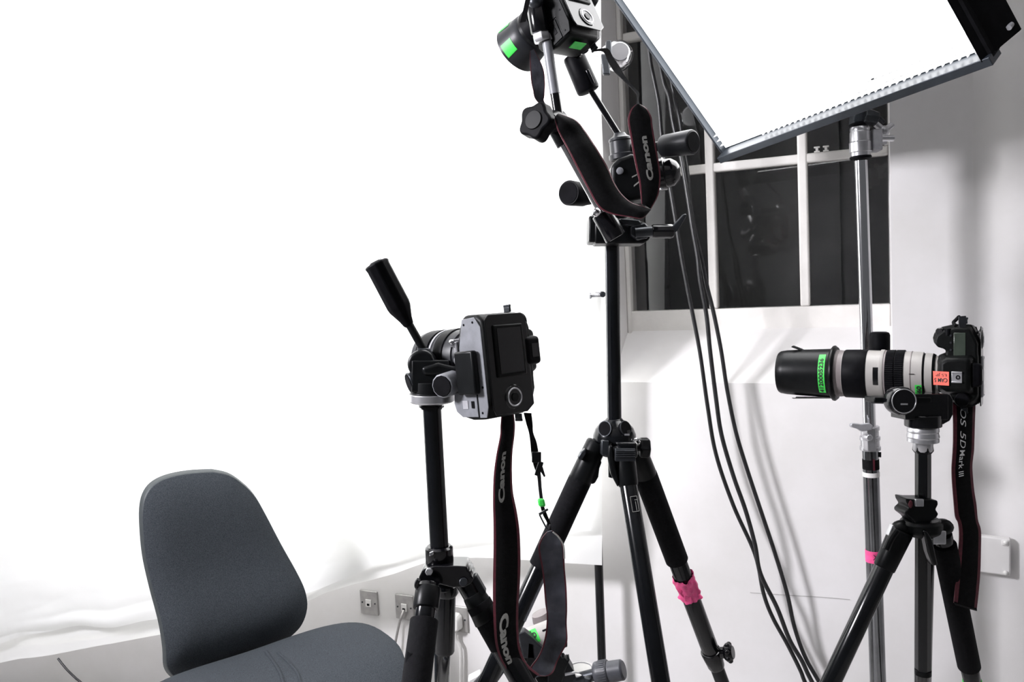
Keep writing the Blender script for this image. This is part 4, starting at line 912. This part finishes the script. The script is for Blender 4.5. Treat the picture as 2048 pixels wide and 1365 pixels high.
# ---- left camera: portrait, back towards us, base turned left
al = math.radians(42); be = math.radians(6)
rA = (rt*math.cos(be)+up*math.sin(be)); uA = (up*math.cos(be)-rt*math.sin(be)); tA = (-fw + up*-.05).normalized(); tA = (tA - uA*tA.dot(uA) - rA*tA.dot(rA)).normalized()
Yv = (rA*math.cos(al) - tA*math.sin(al)).normalized(); Zv = (tA*math.cos(al) + rA*math.sin(al)).normalized(); Xv = -uA
Ml = basis(W(1004, 729, 1.165), Xv, Yv, Zv)
def llens(t, Mx):
    z0 = -.042; cx = LX0; cy = -.004
    def seg(za, prof, mt, name, par, bevel=0): b = B(); L_ = prof[-1][0]; b.lathe(V((cx, cy, za)), V((cx, cy, za-1)), prof, 48); return xf(b, Mx).make(name, mt, par, bevel=bevel)
    ln = seg(z0, [(0, .033), (.004, .036), (.022, .0375), (.023, .040), (.036, .0425), (.075, .043), (.112, .0445), (.118, .0445), (.118, .036)], 'grey_dark', 'lens', t)
    seg(z0-.040, [(0, .0435), (.001, .0445), (.021, .0448), (.022, .0438)], 'rubber', 'focus_ring', ln)
    seg(z0-.070, [(0, .0438), (.001, .0446), (.003, .0446), (.004, .0440)], 'cast_grey', 'line_ring', ln)
    seg(z0-.078, [(0, .0438), (.001, .0452), (.028, .0460), (.029, .045)], 'rubber', 'zoom_ring', ln)
camL, bodyL = dslr('camera', 'black camera seen from behind, mounted sideways on the left tripod', Ml, W(960, 750, 1.2), llens, bottom_mat='grey_plastic')
# chrome quick release jaw by the base
b = B(); b.tube([W(912, 684, 1.16), W(915, 705, 1.16), W(912, 722, 1.16), W(917, 730, 1.16)], .0035, 10, 5); b.box(W(915, 686, 1.165), rA, fw, uA, .020, .012, .011); b.box(W(918, 705, 1.17), rA, fw, uA, .012, .012, .030); tag(b.make('jaw_lever', 'satin', tf, bevel=.001), None, None)
b = B(); b.ball(W(903, 685, 1.16), .0042, 14); b.make('jaw_ball', 'chrome', tf)
b = B(); b.box(V((.006, -.0635, -.004)), EXv, EZv, EYv, .062, .042, .010); xf(b, Ml).make('release_plate', 'black_plastic', tf, bevel=.003)
b = B(); b.box(W(945, 748, 1.2), rA, fw, uA, .03, .05, .03); b.make('plate_stem', 'black_plastic', tf, bevel=.004)
YT = 1.13
eL = [(1003, 826), (1001, 850), (1000, 872), (992, 914), (987, 956), (986, 1007), (987, 1054), (987, 1105), (986, 1157), (986, 1210), (988, 1262), (992, 1295), (1003, 1325), (1020, 1348), (1045, 1368)]
eR = [(1027, 824), (1030, 848), (1029, 872), (1025, 905), (1024, 944), (1026, 985), (1034, 1026), (1039, 1064), (1041, 1115), (1040, 1165), (1037, 1215), (1037, 1262), (1041, 1300), (1055, 1330), (1078, 1350)]
rows = [(W(*a, YT+.02), W(*c_, YT+.03)) for a, c_ in zip(eL, eR)]
s1, rr = strap('strap', rows, camL, red=.10, crown=.004)
textobj('lettering', 'Canon', on_strap(rr, srow(rr, 1006), srow(rr, 904), .60, .28, crown=.004), 'letter', s1, bold=.05)
textobj('lettering', 'Canon', on_strap(rr, srow(rr, 1224), srow(rr, 1322), .22, .60, crown=.004), 'letter', s1, bold=.05)
# returning half of the loop, inner face
eL = [(1052, 1372), (1056, 1350), (1062, 1333), (1076, 1312), (1086, 1290), (1092, 1262), (1094, 1235), (1090, 1204), (1087, 1166), (1083, 1135), (1078, 1110), (1077, 1092), (1084, 1076), (1094, 1067)]
eR = [(1078, 1352), (1092, 1354), (1106, 1345), (1116, 1325), (1126, 1305), (1134, 1280), (1134, 1250), (1134, 1215), (1133, 1175), (1130, 1140), (1129, 1115), (1128, 1096), (1120, 1077), (1104, 1062)]
dp = [0.00, .01, .02, .035, .045, .05, .05, .05, .05, .05, .05, .05, .05, .05]
rows = [(W(*a, YT+.02+d_), W(*c_, YT+.03+d_)) for a, c_, d_ in zip(eL, eR, dp)]
def wob(rows, amp, f):
    return [(l + fw*(amp*noise.noise(V((i*f, 0, 1)))), r + fw*(amp*noise.noise(V((i*f, 3, 1))))) for i, (l, r) in enumerate(rows)]
s2, rr2 = strap('strap', wob(rows, .016, .9), camL, red=.07, base='strap_back', crown=-.002)
# narrow webbing back up to the lug, with sliders and the green band
cpx = [(1100, 1060), (1097, 1045), (1091, 1032), (1085, 1015), (1083, 1000), (1080, 975), (1078, 952), (1073, 930), (1070, 908), (1067, 885), (1062, 865), (1059, 848), (1055, 826)]
wpx = [5, 7, 9, 8, 7, 7, 8, 13, 15, 13, 9, 13, 16]
rows = [(W(x-w_/2, y, YT+.074-.001*i), W(x+w_/2, y+1, YT+.074-.001*i+.003*math.sin(i))) for i, ((x, y), w_) in enumerate(zip(cpx, wpx))]
s3, _ = strap('strap_webbing', rows, camL, red=.1, edge='strap', sub=4, th=.0018)
b = B(); b.box(W(1083, 1006, YT+.055), rt, fw, (up+rt*-.2).normalized(), .0105, .006, .013); b.make('green_band', 'green_tape', s3, bevel=.003)
b = B(); b.box(W(1073, 915, YT+.055), rt, fw, up, .014, .006, .016); b.box(W(1078, 938, YT+.053), (rt-up*.3).normalized(), fw, (up+rt*.3).normalized(), .008, .005, .022); b.make('slider', 'black_plastic', s3, bevel=.001)
b = B(); b.prism([W(1082, 930, YT+.05), W(1086, 936, YT+.05), W(1091, 953, YT+.05), W(1088, 955, YT+.05), (W(1077, 937, YT+.05))], fw*.002); b.make('strap_end', 'strap', s3)
b = B(); b.prism([W(1077, 1028, YT+.05), W(1095, 1018, YT+.05), W(1097, 1021, YT+.05), (W(1080, 1032, YT+.05))], fw*.004); b.tube([W(1079, 1030, YT+.05), W(1088, 1048, YT+.05), W(1096, 1060, YT+.05), W(1100, 1050, YT+.05)], .0012, 8); b.make('buckle', 'dark_metal', s3)
b = B(); b.tube([W(1106, 1065, YT+.07), W(1118, 1076, YT+.07), W(1127, 1092, YT+.07), W(1129, 1118, YT+.07)], .0011, 8); b.make('piping', 'letter', s2)
# ================================================================ THE OVERHEAD CAMERA, ITS ARM AND THE THREE-WAY HEAD
YH = 1.52
hd = tc
b = B(); b.lathe(W(1224, 492, YC), W(1222, 432, YC), [(0, .0142), (.02, .0142), (.024, .017), (.05, .017)], 28); b.make('column_top', 'black_plastic', hd)
b = B(); pts = [W(x, y, YH-.04) for x, y in ((1222, 330), (1238, 315), (1262, 306), (1300, 312), (1308, 340), (1306, 372), (1296, 396), (1262, 402), (1236, 396), (1222, 372))]
b.prism(pts, fw*.06); b.make('head_body', 'black_plastic', hd, bevel=.008, seg=3)
b = B(); b.rod(W(1252, 402, YH), W(1226, 436, YH), .022, .020); b.make('head_neck', 'black_plastic', hd)
b = B(); b.lathe(W(1245, 320, YH), W(1239, 268, YH), [(0, .022), (.002, .0245), (.010, .0245), (.012, .0215), (.034, .0205), (.036, .022), (.040, .021), (.045, .013), (.050, .010)], 36); b.make('head_cap', 'grey_dark', hd)
b = B(); cc = W(1240, 342, YH-.042); b.lathe(cc+fw*.005, cc-fw*.002, [(0, .0065), (.006, .0065), (.007, .0045)], 24); b.make('pivot_cap', 'grey_plastic', hd, bevel=.0005)
b = B(); b.box(W(1269, 352, YH-.045), (rt+up*.5).normalized(), fw, up, .010, .002, .0025); b.box(W(1273, 368, YH-.045), (rt+up*.8).normalized(), fw, up, .012, .002, .003); b.make('scale_marks', 'letter', hd)
b = B(); b.rod(W(1240, 274, YH), W(1180, 178, YH), .0058); b.make('handle_rod', 'black_gloss', hd)
b = B(); h0 = W(1178, 184, YH); h1 = W(1146, 110, YH); b.rod(h0, h1, .0215, .0205, rnd=.005, seg=36); g_ = b.make('tilt_handle', 'rubber', hd)
b = B(); q = W(1180, 155, YH-.0165); hv = (h1-h0).normalized(); sv = hv.cross(fw).normalized(); b.box(q-fw*.004 + sv*0, sv, fw, hv, .006, .002, .028); b.make('grip_slot', 'black_gloss', g_, bevel=.002)
b = B(); b.rod(W(1250, 300, YH+.0), W(1290, 296, YH-.01), .012); b.rod(W(1285, 297, YH-.01), W(1335, 290, YH-.03), .009); b.make('handle_rod', 'black_plastic', hd)
h0 = W(1326, 293, YH-.02); h1 = W(1387, 284, YH-.07); b = B(); b.rod(h0, h1, .0205, .0225, rnd=.004, seg=36); g_ = b.make('side_handle', 'grey_dark', hd)
b = B(); e_ = (h1-h0).normalized(); b.lathe(h1-e_*.001, h1+e_*.001, [(0, .0182), (.002, .0180)], 32); b.make('handle_cap', 'flap', g_)
h0 = W(1185, 392, YH-.02); h1 = W(1137, 386, YH-.08); e_ = (h1-h0).normalized(); b = B(); b.lathe(h0, h1, [(0, .012), (.01, .017), (.03, .020), (.034, .0215), ((h1-h0).length-.002, .0225), ((h1-h0).length, .0215)], 36); g_ = b.make('side_handle', 'rubber', hd)
b = B(); b.lathe(h1-e_*.001, h1+e_*.001, [(0, .0195), (.002, .019)], 32); b.make('handle_cap', 'flap', g_)
b = B(); b.rod(W(1230, 378, YH), h0, .012); b.make('handle_rod', 'black_plastic', hd)
kc = W(1328, 348, YH); kd = (rt*.9-fw*.3+up*.15).normalized()
b = B(); b.lathe(kc-kd*.02, kc+kd*.03, [(0, .020), (.008, .030), (.022, .031), (.024, .027), (.036, .026), (.046, .018), (.050, .010)], 36); b.make('lock_knob', 'black_gloss', hd, bevel=.001)
b = B(); b.rod(W(1280, 352, YH-.01), kc, .014); b.make('knob_shaft', 'black_plastic', hd)
b = B(); b.lathe(W(1318, 374, YH), W(1327, 371, YH-.02), [(0, .007), (.014, .006)], 16); b.make('thumb_screw', 'chrome', hd)
# super clamp on the column, lever to the right
YK = 1.46
cl_ = thing('super_clamp', 'black clamp with a long wing lever gripping the top of the tall tripod column', 'clamp', W(1240, 488, YK))
b = B(); b.box(W(1192, 462, YK), rt, fw, up, .030, .05, .047); b.prism([W(x, y, YK-.03) for x, y in ((1190, 440), (1262, 436), (1292, 446), (1302, 460), (1300, 478), (1288, 487), (1190, 487))], fw*.05); b.make('jaw', 'black_plastic', cl_, bevel=.003)
b = B(); b.prism([W(x, y, YK-.045) for x, y in ((1240, 437), (1278, 440), (1284, 448), (1270, 453), (1244, 450))], fw*.02); b.prism([W(x, y, YK-.045) for x, y in ((1262, 452), (1290, 446), (1302, 460), (1296, 476), (1276, 480), (1262, 470))], fw*.02); b.make('jaw_plate', 'dark_metal', cl_, bevel=.002)
b = B(); b.rod(W(1270, 466, YK-.045), W(1304, 463, YK-.045), .009); b.make('screw', 'dark_metal', cl_)
b = B(); b.lathe(W(1301, 463, YK-.04), W(1346, 463, YK-.04), [(0, .010), (.004, .0125), (.036, .0130), (.041, .011)], 8); b.make('lever_hub', 'black_gloss', cl_, bevel=.002)
b = B(); b.prism([W(x, y, YK-.05) for x, y in ((1328, 458), (1345, 452), (1366, 429), (1373, 427), (1374, 432), (1356, 462), (1342, 470), (1330, 470))], fw*.009); b.make('lever', 'dark_metal', cl_, bevel=.003)
# articulated arm
YM = 1.40
am = thing('articulated_arm', 'black jointed camera arm rising from the clamp with a large lobed knob at its elbow', 'camera arm', W(1225, 470, YM))
b = B(); s0_ = W(1232, 476, YM); s1_ = W(1203, 426, YM); b.rod(s0_, s1_, .0195, .0185, rnd=.002, seg=36); b.make('lower_socket', 'black_gloss', am)
b = B(); b.rod(s1_, W(1112, 262, YM), .0075, seg=24); b.make('lower_tube', 'chrome', am)
b = B(); b.ball(W(1193, 425, YM-.02), .008, 18); b.lathe(W(1188, 432, YM-.02), W(1192, 418, YM-.02), [(0, .006), (.012, .006)], 16); b.make('ball_joint', 'chrome', am)
b = B(); b.rod(W(1128, 290, YM), W(1106, 250, YM), .013); b.lathe(W(1118, 240, YM+.02), W(1096, 246, YM-.03), [(0, .017), (.03, .019), (.055, .017)], 28); b.make('elbow', 'black_plastic', am, bevel=.001)
kn_ = (-rt*.55-fw*.8+up*.08).normalized(); kc = W(1074, 244, YM-.055); x_, y_, z_ = frame(kn_)
pts = []
for k in range(60):
    a = 2*PI*k/60; R_k = .0300 + .0032*math.cos(5*a+.6); pts.append(kc - kn_*.016 + (x_*math.cos(a)+y_*math.sin(a))*R_k)
b = B(); b.prism(pts, kn_*.026, sc2=.96); kb_ = b.make('elbow_knob', 'rubber', am, bevel=.004, seg=3)
b = B(); b.lathe(kc+kn_*.009, kc+kn_*.0125, [(0, .0165), (.0035, .0150)], 30); b.make('knob_cap', 'black_plastic', kb_)
b = B(); b.rod(kc-kn_*.03, kc-kn_*.012, .013); b.make('knob_neck', 'black_plastic', am)
u0_ = W(1116, 228, YM); u1_ = W(1094, 84, YM); b = B(); b.rod(u0_, u1_, .0088, .0080, seg=24); up_ = b.make('upper_tube', 'black_tube', am)
b = B(); q0_ = u0_.lerp(u1_, .28); b.rod(q0_, u1_, .0092, .0084, seg=24); b.make('grey_sleeve', 'grey_plastic', up_)
b = B(); v0 = W(1085, 84, YM); v1 = W(1080, 62, YM); b.lathe(v0, v1, [(0, .0135), (.003, .0155), (.013, .0155), (.016, .014)], 6); b.make('hex_nut', 'satin', am, bevel=.001)
b = B(); b.rod(W(1081, 66, YM), W(1071, 12, YM), .0165, .0155, rnd=.002, seg=30); b.make('upper_socket', 'black_gloss', am)
b = B(); b.rod(W(1071, 14, YM), W(1066, -20, YM), .014); b.ball(W(1071, 4, YM-.01), .013, 18); b.make('top_joint', 'dark_metal', am)
# overhead camera
Zt = (rt*.60+up*.38-fw*.70).normalized(); Xt = (rt*.35-up*.90-fw*.19); Xt = (Xt-Zt*Xt.dot(Zt)).normalized(); Yt = Zt.cross(Xt)
Mt = basis(W(1137, 18, 1.44), Xt, Yt, Zt)
def tlens(t, Mx):
    z0 = -.040; cx = LX0; cy = -.004
    def seg(za, prof, mt, name, par, bevel=0): b = B(); b.lathe(V((cx, cy, za)), V((cx, cy, za-1)), prof, 48); return xf(b, Mx).make(name, mt, par, bevel=bevel)
    ln = seg(z0, [(0, .033), (.004, .036), (.03, .038), (.055, .038)], 'black_plastic', 'lens', t)
    seg(z0-.018, [(0, .038), (.001, .0395), (.020, .0395), (.021, .038)], 'rubber', 'zoom_ring', ln)
    hd_ = seg(z0-.045, [(0, .038), (.003, .0405), (.014, .042), (.046, .0465), (.050, .047), (.050, .044), (.020, .040)], 'grey_dark', 'hood', ln)
    for (a0, a1) in ((198, 232), (272, 304)):
        b = B(); rows = []
        for i in range(9):
            a = math.radians(a0+(a1-a0)*i/8); rows.append([V((cx+r*math.cos(a), cy+r*math.sin(a), z)) for z, r in ((z0-.066, .0438), (z0-.090, .0470))])
        b.grid(rows, thick=V((0, 0, 0))+V((.0004, .0004, 0))); xf(b, Mx).make('green_tape', 'green_tape', hd_)
camT, bodyT = dslr('camera', 'black camera hung high up on the arm, its flared hood patched with green tape', Mt, W(1080, 20, 1.42), tlens)
b = B(); b.box(Mt @ V((.079, -.02, -.0)), Mt.to_3x3() @ EYv, Mt.to_3x3() @ EZv, Mt.to_3x3() @ EXv, .03, .016, .0012); b.make('green_tape', 'green_tape', camT)
# its strap
YP = 1.34
cpx = [(1203, 84), (1211, 100), (1222, 120), (1234, 138), (1243, 150), (1256, 165), (1268, 178), (1276, 188), (1276, 200), (1276, 210)]
wpx = [7, 9, 11, 12, 8, 5, 4, 5, 3, 6]
lugz = (Mt @ V((.086, .018, .004))); yl = lugz.y
rows = [(W(x-w_/2, y+w_/3, yl+(YP+.002-yl)*i/9), W(x+w_/2, y-w_/3, yl+(YP+.002-yl)*i/9)) for i, ((x, y), w_) in enumerate(zip(cpx, wpx))]
lp_ = project(lugz); rows = [(W(lp_[0]-3, lp_[1]+2, yl), W(lp_[0]+3, lp_[1]-2, yl))] + rows[1:]
strap('strap_webbing', rows, camT, red=.1, edge='strap', sub=4)
eL = [(1272, 209), (1262, 219), (1256, 236), (1257, 253), (1262, 280), (1266, 305), (1272, 335), (1278, 362), (1281, 388), (1283, 408)]
eR = [(1281, 209), (1294, 218), (1303, 234), (1305, 250), (1309, 276), (1314, 304), (1320, 338), (1321, 362), (1316, 392), (1302, 418)]
rows = [(W(*a, YP+.0), W(*c_, YP+.005)) for a, c_ in zip(eL, eR)]
s1, rr = strap('strap', rows, camT, red=.07, crown=.003)
textobj('lettering', 'Canon', on_strap(rr, srow(rr, 361), srow(rr, 275), .66, .36, crown=.003), 'letter', s1, bold=.05)
eA = [(1302, 419), (1284, 412), (1262, 405), (1242, 386), (1228, 363), (1217, 337), (1201, 310), (1185, 284), (1169, 259), (1150, 240), (1117, 227)]
eB = [(1301, 421), (1284, 437), (1256, 434), (1222, 428), (1197, 414), (1174, 374), (1156, 339), (1140, 308), (1126, 280), (1114, 258), (1109, 236)]
rows = [(W(*c_, YP-.012), W(*a, YP-.004)) for a, c_ in zip(eA, eB)]
rows[0] = (W(1301, 421, YP+.002), W(1302, 419, YP+.004))
s2, _ = strap('strap', wob(rows, .006, .7), camT, red=.05, crown=.006)
eA = [(1060, 102), (1060, 125), (1062, 160), (1066, 180), (1072, 200), (1100, 226)]
eB = [(1068, 98), (1086, 135), (1090, 165), (1089, 190), (1090, 206), (1118, 232)]
rows = [(W(*a, YP+.05), W(*c_, YP+.055)) for a, c_ in zip(eA, eB)]
strap('strap', rows, camT, red=.07, base='strap_back')
rows = [(W(1040, 45, YP+.03), W(1052, 42, YP+.03)), (W(1046, 20, YP+.03), W(1056, 20, YP+.03)), (W(1052, -8, YP+.03), W(1062, -8, YP+.03))]
strap('strap_webbing', rows, camT, red=.1, edge='strap')
# ================================================================ LOW CAMERA AND TRIPOD AT THE BOTTOM
YB = 1.72
lt_ = thing('tripod', 'low tripod at the bottom edge with a ribbed grey knob, behind the hanging strap', 'tripod', V((W(1085, 1400, YB).x, YB, 0)))
base = W(1100, 1420, YB)
b = B(); b.lathe(base, base+V((0, 0, .09)), [(0, .028), (.03, .032), (.05, .03), (.09, .03)], 30); b.make('head_base', 'black_plastic', lt_)
k0 = W(1190, 1350, YB-.05); k1 = W(1248, 1340, YB-.07); kd = (k1-k0).normalized(); Lk = (k1-k0).length
b = B(); b.lathe(k0, k1, [(0, .017), (.002, .024), (.004, .0255), (.012, .0265), (.032, .0255), (.033, .0225), (Lk-.004, .0215), (Lk, .018)], 40); kn = b.make('ribbed_knob', 'knob_grey', lt_, bevel=.0008)
x_, y_, z_ = frame(kd)
b = B()
for k in range(34): a = 2*PI*k/34; b.box(k0+kd*.021+(x_*math.cos(a)+y_*math.sin(a))*.0262, x_*math.cos(a)+y_*math.sin(a), kd.cross(x_*math.cos(a)+y_*math.sin(a)), kd, .0016, .0022, .018)
b.make('ribs', 'knob_grey', kn)
b = B(); b.rod(W(1120, 1368, YB-.03), k0, .013); b.make('knob_arm', 'dark_metal', lt_)
b = B(); b.lathe(W(1176, 1364, YB-.07), W(1176, 1354, YB-.07), [(0, .008), (.009, .008), (.010, .0065)], 20); b.make('bolt', 'dark_metal', lt_)
lv = W(1162, 1342, YB-.02); b = B(); b.lathe(lv, lv+V((0, 0, .006)), [(0, .032), (.005, .032), (.006, .030)], 40); dl = b.make('level_dial', 'white_plastic', lt_)
b = B(); ring(b, lv+V((0, 0, .0062)), V((0, 0, 1)), .024, .0012, 40, 6); b.make('dial_ring', 'cast_grey', dl)
b = B(); b.prism([W(x, y, YB-.06) for x, y in ((1098, 1330), (1118, 1308), (1124, 1318), (1129, 1316), (1133, 1322), (1140, 1319), (1132, 1340), (1122, 1372), (1095, 1372))], fw*.03); b.make('side_plate', 'black_plastic', lt_, bevel=.002)
b = B(); b.prism([W(x, y, YB-.05) for x, y in ((1136, 1325), (1148, 1345), (1160, 1372), (1120, 1372), (1125, 1345))], fw*.05); b.make('pan_body', 'grey_dark', lt_, bevel=.003)
b = B(); b.box(W(1140, 1348, YB-.062), (rt+up*.2).normalized(), fw, up, .022, .006, .004); b.make('silver_strip', 'satin', lt_)
for (x, y) in ((-.34, .12), (.30, .12), (-.02, -.30)):
    ft = V((base.x+x, base.y+y, .008)); tp_ = V((base.x+x*.08, base.y+y*.08, base.z+.02)); b = B(); b.rod(tp_, ft, .015, .012); lg_ = b.make('leg', 'black_tube', lt_)
    d_ = (ft-tp_).normalized(); b = B(); b.rod(ft-d_*.03, ft, .015); b.make('rubber_foot', 'rubber', lg_)
l0_ = W(995, 1335, 1.66); l1_ = W(962, 1378, 1.66); b = B(); b.rod(l0_, l1_, .018, .021); b.make('collar_tube', 'dark_metal', lt_)
b = B(); b.box(W(952, 1358, 1.68), (rt+up*.5).normalized(), fw, (up-rt*.5).normalized(), .03, .03, .02); b.make('white_latch', 'white_plastic', lt_, bevel=.003)
# its camera with a pale lens and green taped label
lc = thing('camera', 'camera with a pale lens and green tape at the bottom, partly behind the hanging strap', 'camera', W(1085, 1330, YB))
p0 = W(1120, 1264, YB); p1 = W(1048, 1294, YB-.02); e_ = (p1-p0).normalized(); Lp_ = (p1-p0).length
b = B(); b.lathe(p0, p1, [(0, .030), (.004, .033), (Lp_*.6, .034), (Lp_-.004, .034), (Lp_, .032)], 44); ln_ = b.make('lens', 'lens_white', lc)
b = B(); b.lathe(p0-e_*.004, p0+e_*.008, [(0, .031), (.002, .035), (.010, .035), (.012, .034)], 44); b.make('focus_ring', 'rubber', ln_)
x_, y_, z_ = frame(e_)
def lp(a, tt, r=.0346): a = math.radians(a); s_ = (up - e_*up.dot(e_)).normalized(); q_ = e_.cross(s_); q_ = q_ if q_.dot(fw) < 0 else -q_; return p0 + e_*(Lp_*tt) + (s_*math.cos(a)+q_*math.sin(a))*r
b = B(); b.grid([[lp(a, .60), lp(a, .90)] for a in range(16, 76, 6)]); gt_ = b.make('green_tape', 'green_tape', ln_)
textobj('handwriting', 'Up', lambda u, v: lp(62-40*v, .86-.22*u, .0352), 'ink', gt_, bold=.03)
b = B(); b.box(lp(40, .35), e_, (lp(40, .35, 1)-lp(40, .35, 0)).normalized(), e_.cross((lp(40, .35, 1)-lp(40, .35, 0)).normalized()), .020, .002, .003); b.make('index_mark', 'rubber', ln_)
b = B(); b.lathe(W(1092, 1255, YB+.05), W(1078, 1222, YB+.05), [(0, .022), (.02, .024), (.036, .020)], 30); b.make('maroon_cap', 'lens_tan', lc)
b = B(); q_ = W(1070, 1325, YB-.01); ax_ = (rt*.8-up*.6).normalized(); ay_ = (up*.8+rt*.6).normalized(); b.box(q_, ax_, fw, ay_, .115, .06, .07); bd_ = b.make('body', 'black_body', lc, bevel=.008, seg=3)
b = B(); b.prism([W(x, y, YB-.06) for x, y in ((1036, 1268), (1048, 1264), (1066, 1278), (1090, 1302), (1092, 1322), (1046, 1318))], fw*.03); b.make('shoulder', 'grey_dark', bd_, bevel=.003)
for (x, y) in ((1061, 1282), (1070, 1292), (1047, 1288)): b = B(); b.ball(W(x, y, YB-.055), .0028, 10); b.make('stud', 'chrome', bd_)
b = B(); b.prism([W(x, y, YB-.06) for x, y in ((1056, 1286), (1066, 1288), (1086, 1300), (1072, 1345), (1052, 1350))], fw*.015); b.make('grip', 'black_plastic', bd_, bevel=.002)
